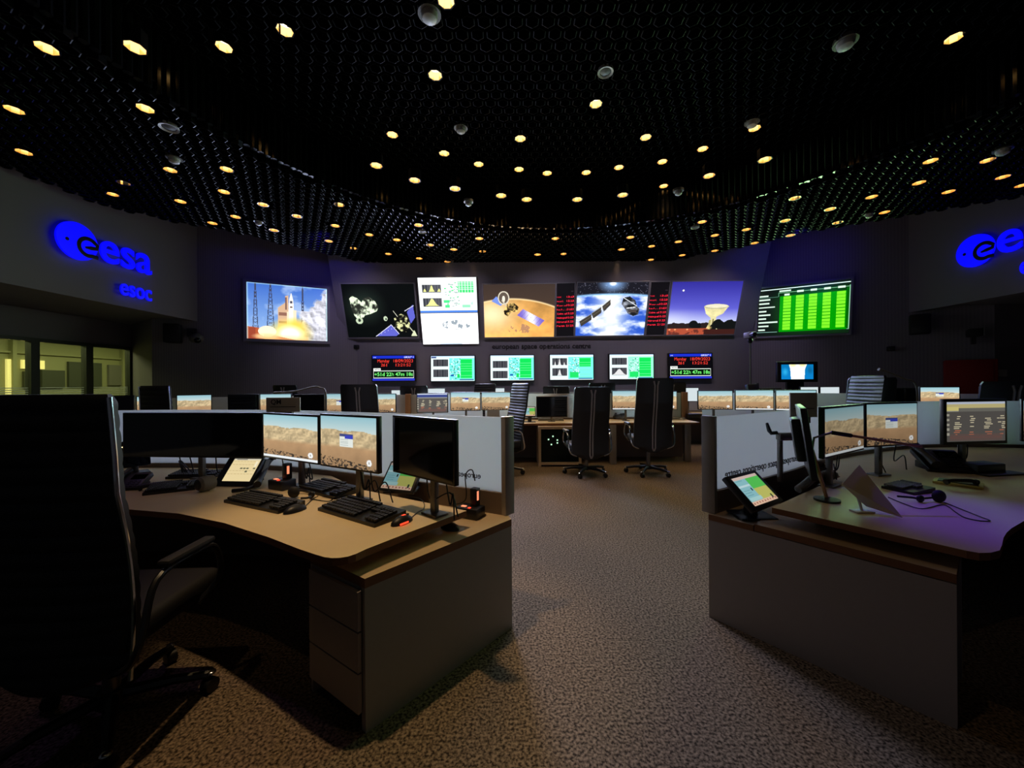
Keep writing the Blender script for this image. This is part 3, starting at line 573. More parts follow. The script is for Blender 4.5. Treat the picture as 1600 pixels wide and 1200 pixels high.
# ------------------------------------------------------------------ displays on the front walls
def quadframe(pts, n):
    TL, TR, BR, BL = pts; x = (TR + BR - TL - BL) / 2; up = (TL + TR - BL - BR) / 2; o = (TL + TR + BL + BR) / 4
    return frame(x, up, o), x.length, up.length
PIC = {}
def picmesh(key, fn, strength, gain=1.):
    if key not in PIC: PIC[key] = fn().mesh('picture', strength, gain)
    return PIC[key]
def display(name, label, cat, mw, w, h, me, fr=.02, dep=.05, fm='framegrey', group=None, watts=0., glow=(1, 1, 1)):
    t = thing(name, label, cat, mw=mw, group=group); b = B(); o_ = fr
    b.box((0, dep / 2 + .004, 0), (w + 2 * o_, dep, h + 2 * o_))
    for sx in (-1, 1): b.box((sx * (w / 2 + o_ / 2), -.002, 0), (o_, .018, h + 2 * o_))
    for sz in (-1, 1): b.box((0, -.002, sz * (h / 2 + o_ / 2)), (w, .018, o_))
    b.done('housing', M[fm], t, smooth=False)
    s = bpy.data.objects.new('picture', me); C.objects.link(s); s.parent = t; s.scale = (w, 1, h)
    if watts:                             # the light this display throws into the room
        l = bpy.data.lights.new('display_glow', 'AREA'); l.shape = 'RECTANGLE'; l.size = w; l.size_y = h; l.energy = watts * GLOW; l.color = glow; l.spread = R(92)
        o = bpy.data.objects.new('display_glow', l); C.objects.link(o); o.parent = t; o.location = (0, -.03, 0); o.rotation_euler = (R(-90), 0, 0)
    return t
GLOW = .55
BN = Vector((0, -1, SL)).normalized(); BP = Vector((0, 9.0, 2.40)) + BN * .075
def bulk(name, label, cat, q, key, fn, st, fr=.03, **k):
    mw, w, h = quadframe([PP(x, y, BP, BN) for x, y in q], BN); return display(name, label, cat, mw, w, h, picmesh(key, fn, st), fr=fr, dep=.06, **k)
G1 = 'large displays along the front wall'
bulk('wall_display', 'large dark display of a comet and a spacecraft on the front wall', 'display', [(533, 444), (648, 443), (652, 527), (544, 527)], 'comet', comet, 1.3, group=G1, watts=14, glow=srgb(210, 230, 210))
t = bulk('double_display', 'overexposed white double display of plots over a map on the front wall', 'display', [(654, 434), (744, 433), (748, 537), (660, 538)], 'dual', dual, 2.1, fr=.012, group=G1, watts=235, glow=srgb(200, 208, 255)); 
bulk('wall_display', 'large display of an orange planet and an orbiting spacecraft', 'display', [(755.5, 444.5), (867, 443.5), (866, 526), (757, 527)], 'mars', mars, 1.35, fr=.025, group=G1, watts=60, glow=srgb(255, 214, 160))
bulk('clock_display', 'narrow red world clock list between orange and blue planet displays', 'clock', [(870, 443), (898, 442), (896, 525), (869, 525.5)], 'clocks', clocks, 1.2, fr=.02, group='red world clock lists')
bulk('wall_display', 'large display of a blue planet and a satellite over clouds', 'display', [(901, 442), (1013, 440.5), (1007, 523.5), (900, 524.5)], 'earth', earth, 1.35, fr=.025, group=G1, watts=60, glow=srgb(190, 214, 255))
bulk('clock_display', 'narrow red world clock list beside the radio dish display', 'clock', [(1016, 441), (1045, 440.5), (1039, 523), (1011, 523.5)], 'clocks', clocks, 1.2, fr=.02, group='red world clock lists')
bulk('wall_display', 'large display of a radio dish at dusk on the front wall', 'display', [(1050, 440.5), (1161, 439), (1147, 522), (1042, 523)], 'dish', antenna, 1.2, fr=.025, group=G1, watts=26, glow=srgb(160, 160, 240))
NL = Vector((.436, -.9, 0)).normalized(); PL_ = Vector((-6.3, 7.7, 0)) + NL * .07
mw, w, h = quadframe([PP(x, y, PL_, NL) for x, y in ((385, 440), (511, 452), (511, 533), (386, 529))], NL); display('wall_display', 'large projected rocket launch picture on the angled left wall', 'display', mw, w, h, picmesh('rocket', rocket, 1.35), fr=.06, group=G1, watts=50, glow=srgb(200, 215, 255))
NRr = Vector((-.669, -.743, 0)).normalized(); PR_ = Vector((5.63, 9.0, 0)) + NRr * .07
mw, w, h = quadframe([PP(x, y, PR_, NRr) for x, y in ((1183, 452), (1329, 436), (1327, 520), (1185, 526))], NRr); display('wall_display', 'large display with a green status table on the angled right wall', 'display', mw, w, h, picmesh('table', table, 1.2), fr=.04, group=G1, watts=58, glow=srgb(188, 255, 178))
def tv(x0, y0, x1, y1, key, fn, st, label, cat='display', group='row of small wall displays'):
    P0 = Vector((0, 8.92, 0)); n = Vector((0, -1, 0)); sl = (x1 - x0) * .007
    mw, w, h = quadframe([PP(*q, P0, n) for q in ((x0, y0), (x1, y0 - sl), (x1, y1 - sl), (x0, y1))], n); display('telemetry_display' if cat == 'display' else 'timer_display', label, cat, mw, w, h, picmesh(key, fn, st), fr=.018, dep=.07, fm='plastic', group=group, watts=14 if cat == 'display' else 3, glow=srgb(180, 245, 235) if cat == 'display' else srgb(120, 120, 255))
tv(582, 556, 648, 595, 'timer', timer, 1.25, 'black date and countdown timer screen below the comet display', 'timer', 'countdown timers')
tv(673.5, 556.5, 741.5, 595.5, 'status0', lambda: status(1, 0), 1.3, 'green telemetry screen below the white double display')
tv(766.5, 555.5, 834, 594.5, 'status1', lambda: status(2, 1), 1.3, 'green telemetry screen with two flat plots, below the orange planet display')
tv(859.5, 554.5, 927, 593.5, 'status2', lambda: status(3, 2), 1.3, 'green telemetry screen with spiky plots below the blue planet display')
tv(952.5, 554, 1021, 592.5, 'status3', lambda: status(4, 3), 1.3, 'pale green telemetry screen with one broad hump, left of the right countdown timer')
tv(1046, 553, 1112, 591.5, 'timer', timer, 1.25, 'black date and countdown timer screen below the radio dish display', 'timer', 'countdown timers')
# the lettering between the two rows
me = text_mesh('european space operations centre', 1, .02, bold=.012); xs = [v.co.x for v in me.vertices]; a, d = PY(769, 545, 8.99), PY(923, 545, 8.99)
k = (d.x - a.x) / (max(xs) - min(xs)); me.transform(Matrix.Translation((a.x - min(xs) * k, 8.995, a.z)) @ Matrix.Rotation(R(90), 4, 'X') @ Matrix.Diagonal((k, k, .6, 1)))
me.materials.append(M['letter']); o = bpy.data.objects.new('wall_lettering', me); C.objects.link(o); tag(o, 'dark raised words european space operations centre on the front wall', 'lettering')
# blue signs
def emblem(b, r):
    b.lathe([(r, 0), (r, .03)], 56, Matrix.Rotation(R(90), 4, 'X') @ Matrix.Translation((0, 0, 0)))
def sign(side, X, ctr, rad, ex0, exw, eh, ebase, ox, ow, oh, obase):
    s = 1 if side == 'left' else -1
    rot = Matrix.Rotation(R(90 * s), 4, 'Z')       # right on the picture becomes +Y on the left wall and -Y on the right one
    t = thing('wall_sign', 'glowing blue emblem and esa letters on the %s wall%s' % (side, ' above esoc' if side == 'left' else ', cut off by the frame'), 'sign', mw=Matrix.Translation((X, ctr[0], ctr[1])) @ rot, group='blue wall signs')
    b = B(); emblem(b, rad); e = b.done('emblem', M['blue'], t)
    cx, cz, rr = rad * .50, -rad * .16, rad * .47
    pts = [(cx + rr * math.cos(R(a)), -.034, cz + rr * math.sin(R(a))) for a in range(-66, -322, -8)]; pts = [(rad * 1.0, -.034, -rad * .60)] + pts
    pts += [(cx + rr * .98, -.034, cz + rr * .5), (cx + rr * .9, -.034, cz + rr * .12), (cx + rr * .3, -.034, cz - .0 * rr), (cx - rr * .34, -.034, cz - rr * .1)]
    g = B(); w_ = [rad * .105] * len(pts); w_[-1] = rad * .05; g.tube(pts, w_, 8); o = g.done('spiral_groove', M['bluedark'], e); o.scale = (1, .08, 1); o.location = (0, -.0285, 0)
    B().lathe([(rad * .09, 0), (rad * .09, .004)], 14, Matrix.Translation((-rad * .52, -.0295, -rad * .05)) @ Matrix.Rotation(R(90), 4, 'X')).done('dot', M['bluedark'], e)
    # the bite where the tail of the disc ends
    for txt, x0, w, hh, z0, nm in (('esa', ex0, exw, eh, ebase, 'large_letters'), ('esoc', ox, ow, oh, obase, 'small_letters')):
        me = text_mesh(txt, 1, .02, bold=.014); vs = np.array([v.co[:] for v in me.vertices]); mn, mx_ = vs.min(0), vs.max(0)
        me.transform(Matrix.Translation((x0, -.02, z0)) @ Matrix.Rotation(R(90), 4, 'X') @ Matrix.Diagonal((w / (mx_[0] - mn[0]), hh / (mx_[1] - mn[1]), .6, 1)) @ Matrix.Translation((-mn[0], -mn[1], 0)))
        me.materials.append(M['blue']); o = bpy.data.objects.new(nm, me); C.objects.link(o); o.parent = t
    return t
q = PP(119, 377, (-6.24, 0, 0), (1, 0, 0)); qe = PP(154, 411, (-6.24, 0, 0), (1, 0, 0)); qe2 = PP(235, 428, (-6.24, 0, 0), (1, 0, 0)); qo = PP(186, 464, (-6.24, 0, 0), (1, 0, 0)); qo2 = PP(235, 468, (-6.24, 0, 0), (1, 0, 0))
sign('left', -6.24, (q.y, q.z), .265, qe.y - q.y, qe2.y - qe.y, .34, (qe.z + qe2.z) / 2 - q.z, qo.y - q.y, qo2.y - qo.y, .19, (qo.z + qo2.z) / 2 - q.z)
q = PP(1525, 392, (7.49, 0, 0), (1, 0, 0)); qe = PP(1560, 396, (7.49, 0, 0), (1, 0, 0)); qo = PP(1596, 430, (7.49, 0, 0), (1, 0, 0))
sign('right', 7.49, (q.y, q.z), .255, q.y - qe.y, .86, .34, PP(1578, 394.5, (7.49, 0, 0), (1, 0, 0)).z - q.z, q.y - qo.y, .55, .19, qo.z - q.z)

# ------------------------------------------------------------------ things on the walls
def onwall(px, py, P0, N, back=0.): 
    p = PP(px, py, P0, N); return p
def wmat(p, N): return frame(Vector((0, 0, 1)).cross(-N) * -1 if False else Vector((-N.y, N.x, 0)), (0, 0, 1), p)
def wallspeaker(px, py, P0, N, w, h, label):
    t = thing('wall_speaker', label, 'speaker', mw=wmat(PP(px, py, P0, N), N), group='black wall speakers')
    B().box((0, .0, 0), (w, .2, h), bev=.02).done('cabinet', M['leather_matt'], t); B().box((0, -.104, 0), (w * .86, .008, h * .9), bev=.003).done('grille', M['plastic'], t); B().box((0, .15, 0), (.06, .12, .06)).done('bracket', M['plastic'], t)
wallspeaker(270, 521, PL_ + NL * .16, NL, .25, .36, 'black speaker on the left wall beside the round camera'); wallspeaker(1437, 507, PR_ + NRr * .16, NRr, .27, .36, 'black speaker on the angled right wall')
t = thing('dome_camera', 'pale round security camera beside the black speaker on left wall', 'camera', mw=wmat(PP(307, 527, PL_ + NL * .12, NL), NL))
B().tube([(-.08, .12, .1), (-.08, .02, .1), (0, 0, .04)], .025).done('arm', M['plastic'], t); B().sphere((0, 0, -.02), (.12, .12, .10)).done('housing', M['greyp'], t); B().sphere((.03, -.07, -.06), .06).done('lens', M['gloss'], t); B().box((-.1, .13, .1), (.14, .08, .16)).done('bracket', M['plastic'], t)
t = thing('wall_projector', 'small grey box camera on a bracket, on the dark right wall', 'camera', mw=wmat(PP(1522, 520, PR_ + NRr * .12, NRr), NRr))
B().box((0, 0, 0), (.17, .2, .13), bev=.02).done('body', M['dark'], t); B().box((.1, 0, .01), (.02, .19, .14)).done('side_plate', M['greyp'], t); B().box((0, .05, -.12), (.05, .12, .14)).done('bracket', M['dark'], t)
for px, py, P0, N, lb in ((1392, 545, PR_, NRr, 'small dark wall sensor under the green table display on right wall'), (557, 542, Vector((0, 8.97, 0)), Vector((0, -1, 0)), 'small dark socket pair under the comet display')):
    t = thing('wall_socket', lb, 'socket', mw=wmat(PP(px, py, P0, N), N)); B().box((0, 0, 0), (.12, .05, .09), bev=.012).done('plate', M['dark'], t); B().lathe([(.03, 0), (.03, .04)], 14, Matrix.Translation((0, -.02, 0)) @ Matrix.Rotation(R(90), 4, 'X')).done('lens', M['plastic'], t)
t = thing('hose_cabinet', 'dim red fire cabinet low on the dark right wall', 'cabinet', mw=wmat(PP(1515, 590, PR_ + NRr * .03, NRr), NRr)); B().box((0, 0, 0), (.6, .2, .62), bev=.01).done('case', M['red'], t); B().box((0, -.105, 0), (.5, .012, .52), bev=.004).done('door', M['red'], t)
t = thing('wall_switch', 'pale square switch plate beside the red cabinet on right wall', 'switch', mw=wmat(PP(1566, 583, Vector((8.3, 6.57, 0)), Vector((0, -1, 0))), Vector((0, -1, 0)))); B().box((0, 0, 0), (.14, .03, .12), bev=.008).done('plate', M['white'], t); B().box((0, -.018, 0), (.07, .01, .06)).done('rocker', M['white'], t)
# camera on a tripod and the television on its stand, right of the screens
p = PY(1172, 524, 8.0); t = thing('tripod_camera', 'grey camera on a thin tripod between dish and green displays', 'camera', (p.x, 8.0, 0))
B().tube([(0, 0, .55), (0, 0, p.z - .12)], .014).done('pole', M['grey_metal'], t); B().box((0, 0, p.z), (.16, .22, .13), bev=.02).done('camera_body', M['greyp'], t); B().lathe([(.05, 0), (.045, .1)], 16, Matrix.Translation((-.03, -.1, p.z)) @ Matrix.Rotation(R(90), 4, 'X')).done('lens', M['gloss'], t); B().sphere((0, 0, p.z - .11), (.05, .05, .06)).done('pan_head', M['plastic'], t)
for k in range(3): B().tube([(0, 0, .7), (.38 * math.cos(k * 2.09 + .3), .38 * math.sin(k * 2.09 + .3), .01)], .012).done('leg', M['grey_metal'], t)
p = PY(1246.5, 581, 7.6); t = thing('television', 'television with a blue and white picture on a stand at right', 'television', (p.x, 7.6, 0))
z = p.z; w, h = 63 * 7.6 / 600, 32 * 7.6 / 600
B().box((0, .03, z), (w, .06, h), bev=.008).done('casing', M['plastic'], t); s = bpy.data.objects.new('picture', picmesh('bluepic', bluepic, 1.25)); C.objects.link(s); s.parent = t; s.location = (-.01, -.003, z); s.scale = (50 * 7.6 / 600, 1, 23 * 7.6 / 600)
B().box((0, .09, z / 2), (.34, .06, z), bev=.01).done('stand', M['dark'], t); B().box((0, .05, .02), (.5, .3, .04), bev=.01).done('base', M['dark'], t)
# ------------------------------------------------------------------ desks
def offs(pts, d):                        # a plan polyline moved sideways (positive: to the right of travel)
    P = [V2(*p) for p in pts]; out = []
    for i, p in enumerate(P):
        a = (P[i] - P[i - 1]).normalized() if i else None; b = (P[i + 1] - P[i]).normalized() if i < len(P) - 1 else None
        if a is None: a = b
        if b is None: b = a
        na, nb = V2(a.y, -a.x), V2(b.y, -b.x); n = (na + nb).normalized(); out.append(p + n * d / max(.5, n.dot(na)))
    return [tuple(p) for p in out]
def smooth_line(pts, n=8):
    P = [V2(*p) for p in pts]; P = [P[0] * 2 - P[1]] + P + [P[-1] * 2 - P[-2]]; out = []
    for i in range(1, len(P) - 2):
        p0, p1, p2, p3 = P[i - 1:i + 3]
        for k in range(n):
            t = k / n; out.append(tuple(.5 * ((2 * p1) + (p2 - p0) * t + (2 * p0 - 5 * p1 + 4 * p2 - p3) * t * t + (3 * p1 - p0 - 3 * p2 + p3) * t ** 3)))
    out.append(tuple(P[-2])); return out
def slab(name, poly, z0, z1, top, side, parent):
    b = B(); b.prism(poly, z0, z1); o = b.done(name, top, parent, smooth=False); o.data.materials.append(side)
    for f in o.data.polygons: f.material_index = 0 if abs(f.normal.z) > .5 else 1
    return o
def strip(pts, z0, z1, th):
    b = B(); q = offs(pts, th); a = list(pts) + q[::-1]; b.prism(a, z0, z1); return b
ZT = .69
# --- left console
LB = smooth_line([(-.04, 2.22), (-.9, 2.64), (-1.68, 2.97), (-2.3, 3.10), (-3.05, 3.15), (-3.9, 2.95)], 6)      # partition, aisle end first
def pz(L, z=ZT): return [tuple(PZ(x, y, z).xy) for x, y in L]
lf = pz([(729, 798), (640, 831.5), (572, 858), (556, 865.5), (544, 869.5), (532, 871.5), (519, 872), (507, 870.5), (493, 866.5), (469, 858.5), (420, 839.5), (350, 817), (280, 802.5), (203, 796)])
worktop_l = lf + [(-2.5, 1.98), (-2.95, 1.75), (-3.2, 1.35), (-3.55, 1.2), (-4.1, 2.0)] + [p for p in offs(LB, -.032)[::-1] if p[0] < -1.25] + pz([(560, 764)])
T = thing('control_console', 'near left control desk with beige curved top and three-drawer end', 'desk', (-.6, 1.5, 0), group='near control desks'); inv = T.matrix_world.inverted()
def under(o, t): o.parent = t; o.matrix_parent_inverse = t.matrix_world.inverted(); return o
under(slab('worktop', worktop_l, ZT - .03, ZT, M['wood'], M['edge'], None), T)
N_, F_, D_ = (-.575, 1.486), (-.008, 2.132), (-.90, 1.705)
under(slab('shelf', [N_, F_, (-.04, 2.24), (-.93, 2.68), (-1.15, 2.3), D_], .562, .60, M['ledge'], M['edge'], None), T)
dv = (V2(*F_) - V2(*N_)).normalized(); nv = V2(-dv.y, dv.x); dn = (V2(*D_) - V2(*N_)).normalized()
under(strip([N_, F_], 0, .562, -.03).done('side_panel', M['laminate'], smooth=False), T)
a0 = V2(*N_) + dn * .012 + nv * .03
under(B().prism([tuple(a0), tuple(a0 + dv * .5), tuple(V2(*D_) + dv * .5), tuple(V2(*D_))], .06, .561).done('carcass', M['laminate'], smooth=False), T)
under(strip([D_, tuple(V2(*D_) + dv * .5)], 0, .561, .02).done('leg_panel', M['laminate'], smooth=False), T)
out = V2(-dn.y, dn.x); out = out if out.dot(V2(0, -1)) > 0 else -out
for z0, z1 in ((.395, .548), (.235, .388), (.075, .228)):
    m = (V2(*N_) + V2(*D_)) / 2; hw = (V2(*D_) - V2(*N_)).length / 2 - .02; q = [m - dn * hw + out * .002, m + dn * hw + out * .002, m + dn * hw + out * .018, m - dn * hw + out * .018]
    d = under(B().prism([tuple(v) for v in q], z0, z1).done('drawer', M['laminate'], smooth=False), T)
    c0 = m + out * .018; zz = z1 - .035; hp = [(*(c0 - dn * .06), zz), (*(c0 - dn * .055 + out * .025), zz - .004), (*(c0 + out * .032), zz - .006), (*(c0 + dn * .055 + out * .025), zz - .004), (*(c0 + dn * .06), zz)]
    h = B().tube(hp, .004, 8).done('handle', M['chrome']); h.parent = d; h.matrix_parent_inverse = T.matrix_world.inverted()
def curved_glass(name, pts, z0, z1, th, m):
    return strip(pts, z0, z1, th).done(name, m, smooth=False)
under(curved_glass('glass_screen', LB, .725, 1.158, -.012, M['frost']), T)
under(curved_glass('screen_base', LB, .60, .725, -.03, M['brown']), T)
under(curved_glass('back_panel', offs(LB, .015), 0, .60, -.02, M['brown']), T)
def post(xy, ang, z0=.6, z1=1.163, name='post', t=T):
    b = B(); b.box((xy[0], xy[1], (z0 + z1) / 2), (.034, .075, z1 - z0), Matrix.Rotation(ang, 3, 'Z'), bev=.003); return under(b.done(name, M['alu']), t)
post((-.028, 2.215), R(-42)); 
for i in (0,): pass
under(B().box((-3.4, 1.6, .33), (.05, .6, .66)).done('end_panel', M['laminate'], smooth=False), T)
# --- right console
RB = smooth_line([(1.165, 2.25), (1.95, 2.74), (2.6, 3.2), (3.2, 3.52), (4.1, 3.84), (5.0, 3.78), (5.7, 3.4)], 6)
T2 = thing('control_console', 'near right control desk in purple light with a long brown side panel', 'desk', (1.7, 1.5, 0), group='near control desks')
rf = pz([(1206, 793), (1290, 811.5), (1400, 836), (1470, 851.5), (1510, 860.5), (1530, 864), (1548, 863.5), (1562, 860), (1565.5, 852), (1568, 840), (1573, 832), (1581, 825), (1600, 814)])
worktop_r = rf + [(2.85, 1.95), (3.35, 1.95), (3.8, 1.65), (4.0, 1.25), (4.4, 1.15), (5.2, 1.9)] + [p for p in offs(RB, .032)[::-1] if p[0] > 2.5] + pz([(1313, 745), (1257, 770)])
under(slab('worktop', worktop_r, ZT - .03, ZT, M['wood'], M['edge'], None), T2)
Nr, Fr = (1.715, 1.486), (1.128, 2.215); dr = (V2(*Fr) - V2(*Nr)).normalized(); nr = V2(dr.y, -dr.x)
K = [V2(*Nr), V2(*Nr) + dr * .70, V2(*Fr), V2(1.175, 2.27), V2(1.97, 2.76), V2(2.2, 2.5), V2(*Nr) + nr * .4]
m1 = V2(*Nr) + dr * .70
under(slab('shelf', [tuple(v) for v in (K[0], m1, m1 + nr * .5, K[0] + nr * .42)], .565, .60, M['ledge'], M['edge'], None), T2)
under(slab('end_shelf', [tuple(v) for v in (m1 + dr * .004, K[2], K[3], K[4], m1 + nr * .7 + dr * .3, m1 + nr * .5)], .555, .592, M['ledge'], M['edge'], None), T2)
under(strip([Nr, Fr], 0, .56, .03).done('side_panel', M['laminate'], smooth=False), T2)
under(strip([tuple(V2(*Nr) + nr * .42), tuple(V2(*Nr) + nr * .42 + dr * .6)], 0, .56, -.03).done('leg_panel', M['laminate'], smooth=False), T2)
under(B().prism([tuple(V2(*Nr) + nr * .03 + dr * .06), tuple(m1 + nr * .03), tuple(m1 + nr * .39), tuple(V2(*Nr) + nr * .39 + dr * .06)], .02, .56).done('carcass', M['dark'], smooth=False), T2)
under(curved_glass('glass_screen', RB, .72, 1.148, .012, M['frost']), T2)
under(curved_glass('screen_base', RB, .592, .72, .03, M['brown']), T2)
under(curved_glass('back_panel', offs(RB, -.015), 0, .59, .02, M['brown']), T2)
post((1.15, 2.245), R(38), .592, 1.155, t=T2)
def glass_words(txt, xyA, xyB, z, h, t, name='lettering'):      # words on the far face, so they read mirrored from here
    me = text_mesh(txt, 1, .001, bold=.01); vs = np.array([v.co[:] for v in me.vertices]); mn, mx_ = vs.min(0), vs.max(0); A, Bq = V2(*xyA), V2(*xyB); L = (Bq - A).length; x = (Bq - A).normalized()
    k = L / (mx_[0] - mn[0]); m = Matrix(((x.x, 0, -x.y, A.x), (x.y, 0, x.x, A.y), (0, 1, 0, z), (0, 0, 0, 1)))
    me.transform(m @ Matrix.Diagonal((k, k, 1, 1)) @ Matrix.Translation((-mn[0], 0, 0))); me.materials.append(M['letter']); o = bpy.data.objects.new(name, me); C.objects.link(o); return under(o, t)
# left glass: starts at the aisle end and runs to the left; right glass: ends at the aisle end
q = offs(LB, -.014); A_ = V2(-.04, 2.22).lerp(V2(-.9, 2.64), .17) - V2(.44, .9) * .016; B_ = A_ + (V2(-.86, .42)).normalized() * .98
def on_glass(px, py, P0, n): return PP(px, py, P0, n).xy
nL = Vector((-.42, -.86, 0)).normalized(); pL0 = Vector((-.04, 2.22, 0)) + nL * .016
a = on_glass(751, 744, pL0, nL); d = on_glass(711, 739, pL0, nL); dirL = (V2(-.86, .42)).normalized(); Lw = (d - a).length
glass_words('european space operations centre', tuple(a), tuple(a + dirL * Lw * 3.75), PP(751, 748, pL0, nL).z, .05, T)
nR = Vector((.49, -.785, 0)).normalized(); pR0 = Vector((1.165, 2.25, 0)) + nR * .016
a = on_glass(1226, 725, pR0, nR); d = on_glass(1133, 742, pR0, nR); v = (d - a); 
glass_words('european space operations centre', tuple(a - v * .26), tuple(d), PP(1180, 733, pR0, nR).z - .012, .05, T2)

# ------------------------------------------------------------------ row two and row three
def console(name, label, back, depth, partz, group):
    t = thing(name, label, 'desk', (back[len(back) // 2][0], back[len(back) // 2][1] - depth / 2, 0), group=group); fr = offs(back, depth); bk = offs(back, .05)
    under(slab('worktop', list(fr) + bk[::-1], ZT - .03, ZT, M['wood'], M['edge'], None), t)
    under(strip(back, .72, partz, .014).done('glass_screen', M['frost'], smooth=False), t); under(strip(back, .6, .72, .03).done('screen_base', M['brown'], smooth=False), t)
    under(strip(offs(back, .06), 0, .62, .02).done('back_panel', M['brown'], smooth=False), t); return t
L2 = [(-5.9, 5.7), (-5.0, 6.38), (-3.7, 6.92), (-2.2, 7.12), (-.55, 7.14)]
g2 = 'middle row control desks'
c2l = console('control_console', 'middle row control desk behind the near left glass screen', L2, .74, 1.165, g2)
c2c = console('control_console', 'middle row control desk facing the aisle behind two tall chairs', [(-.5, 7.12), (3.12, 7.12)], .73, 1.165, g2)
c2r = console('control_console', 'middle row control desk behind the near right glass screen', [(3.5, 7.08), (4.2, 6.78), (5.1, 6.25), (6.0, 5.7), (6.9, 5.25)], .74, 1.165, g2)
c3 = console('control_console', 'far row control desk right under the wall displays', [(-3.2, 8.74), (4.55, 8.74)], .6, 1.16, 'far row control desks')
def leg2(x, y, t, w=.11): under(B().box((x, y, .33), (w, .08, .66), bev=.01).done('leg', M['alu']), t)
p = PZ(960, 727, 0); leg2(p.x, p.y + .1, c2c); leg2(-.2, 6.6, c2c); leg2(3.0, 6.6, c2c)
for x, y in ((-5.2, 5.7), (-3.4, 6.3), (-1.6, 6.5)): leg2(x, y, c2l)
for x, y in ((3.6, 6.5), (5.0, 5.6), (6.4, 4.9)): leg2(x, y, c2r)
for x in (-3, -.5, 2, 4.3): leg2(x, 8.3, c3)
for x, y, t in ((-1.92, 7.1, c2l), (3.17, 7.06, c2r), (.02, 7.08, c2c), (1.52, 7.08, c2c)):
    under(B().box((x, y, .935), (.10 if t is c2l or x > 3 else .05, .06, .49), bev=.004).done('post', M['ctan' if x > 3 or t is c2l else 'alu']), t)
# the glass-fronted rack under the middle desk
a, d = PZ(841, 730, 0), PY(898, 667, PZ(841, 730, 0).y); t = thing('server_rack', 'beige framed computer rack with green lights under the middle desk', 'rack', ((a.x + d.x) / 2 + .06, a.y + .3, 0)); w = d.x - a.x + .1; h = .65
b = B()
for sx in (-1, 1): b.box((sx * (w / 2 - .02), 0, h / 2), (.04, .55, h))
for z in (.05, h - .02): b.box((0, 0, z), (w - .08, .55, .04))
b.done('frame', M['ledge'], t, smooth=False); B().box((0, .02, h / 2), (w - .08, .48, h - .12)).done('equipment', M['leather_matt'], t, smooth=False); B().box((0, -.262, h / 2), (w - .085, .01, h - .11)).done('glass_door', M['glass'], t, smooth=False)
for sx in (-1, 1):
    for sy in (-1, 1): B().sphere((sx * (w / 2 - .06), sy * .2, .028), .028, 10).done('caster', M['plastic'], t)
for px, py in ((865, 683), (858, 688), (872, 689), (872, 693.5), (862.5, 696), (889, 685), (887, 693)):
    p = PY(px, py, a.y - .02); B().box((p.x - t.location.x, -.225, p.z), (.02, .008, .02)).done('status_light', M['greenled'], t, smooth=False)

# ------------------------------------------------------------------ monitors
picmesh('A', lambda: desert(1, taskbar=True), 1.0); picmesh('B', lambda: desert(1, popup=True), .95); picmesh('C', lambda: desert(2), 1.0); picmesh('T', lambda: telemetry(0), 1.0); picmesh('D', lambda: desert(3, popup=True, pop=(.4, .3, .6, .5)), 1.05)
picmesh('TY', lambda: telemetry(1), .62); picmesh('W', lambda: Cv(4, 4, c(214, 226, 230)), 1.0); picmesh('Ad', lambda: desert(1, taskbar=True), .42); picmesh('Bd', lambda: desert(4, popup=True), .52)
def mon(label, pl, dl, pr, dr_, yt, yb, key, base=ZT, group='monitors', fr=.012, stand=True, cat='monitor', tilt=0., cables=0, poleback=.06, name='monitor', stand_m='grey_metal'):
    ym = (yt + yb) / 2; L, Rr = PY(pl, ym, dl), PY(pr, ym, dr_); cx = (L + Rr) / 2; x = V2(Rr.x - L.x, Rr.y - L.y); w = x.length; yaw = math.atan2(x.y, x.x); pm_ = (pl + pr) / 2
    d = ray(pm_, ym); n = V2(-x.y, x.x); kk = V2(cx.x, cx.y).dot(n) / V2(d.x, d.y).dot(n); cy = d.y * kk; z1, z0 = PY(pm_, yt, cy).z, PY(pm_, yb, cy).z; h = z1 - z0
    ctr = ORG + ray(pm_, ym) * (cy / ray(pm_, ym).y)
    t = thing(name, label, cat, (ctr.x, ctr.y, base), yaw, group); zc = (z0 + z1) / 2 - base; RT = Matrix.Rotation(tilt, 3, 'X')
    b = B(); b.box((0, .012, zc), (w, .028, h), RT, bev=.004)
    b.box((0, .038, zc), (w * .55, .04, h * .6), RT, bev=.012); b.done('casing', M['plastic'], t)
    if key:
        s = bpy.data.objects.new('picture', PIC[key]); C.objects.link(s); s.parent = t; s.location = (0, -.0035, zc); s.scale = (w - 2 * fr, 1, h - 2 * fr); s.rotation_euler.x = tilt
    else:
        B().box((0, -.003, zc), (w - 2 * fr, .002, h - 2 * fr), RT).done('dark_glass', M['gloss'], t, smooth=False)
    if stand:
        sb = B(); sb.box((0, poleback + .02, zc / 2 + .01), (.036, .03, zc), bev=.004); sb.box((0, poleback - .0, zc), (.08, .05, .08)); sb.done('stand', M[stand_m], t); B().box((0, poleback + .02, .005), (.12, .08, .012), bev=.003).done('base', M['grey_metal'], t)
    for q in range(cables):
        r_ = random.Random(hash((round(pl), q)) % 1000); x0 = (r_.random() - .5) * w * .6; x1 = x0 + (r_.random() - .5) * .35; zb = zc - h / 2
        B().tube(bez([(x0, .05, zb + .02), (x0 + .01, .07, zb - .12), (x1, .10, .12), (x1 + .05, .06 + .06 * r_.random(), .012)]), .0038, 6).done('cable', M['cable'], t)
    return t
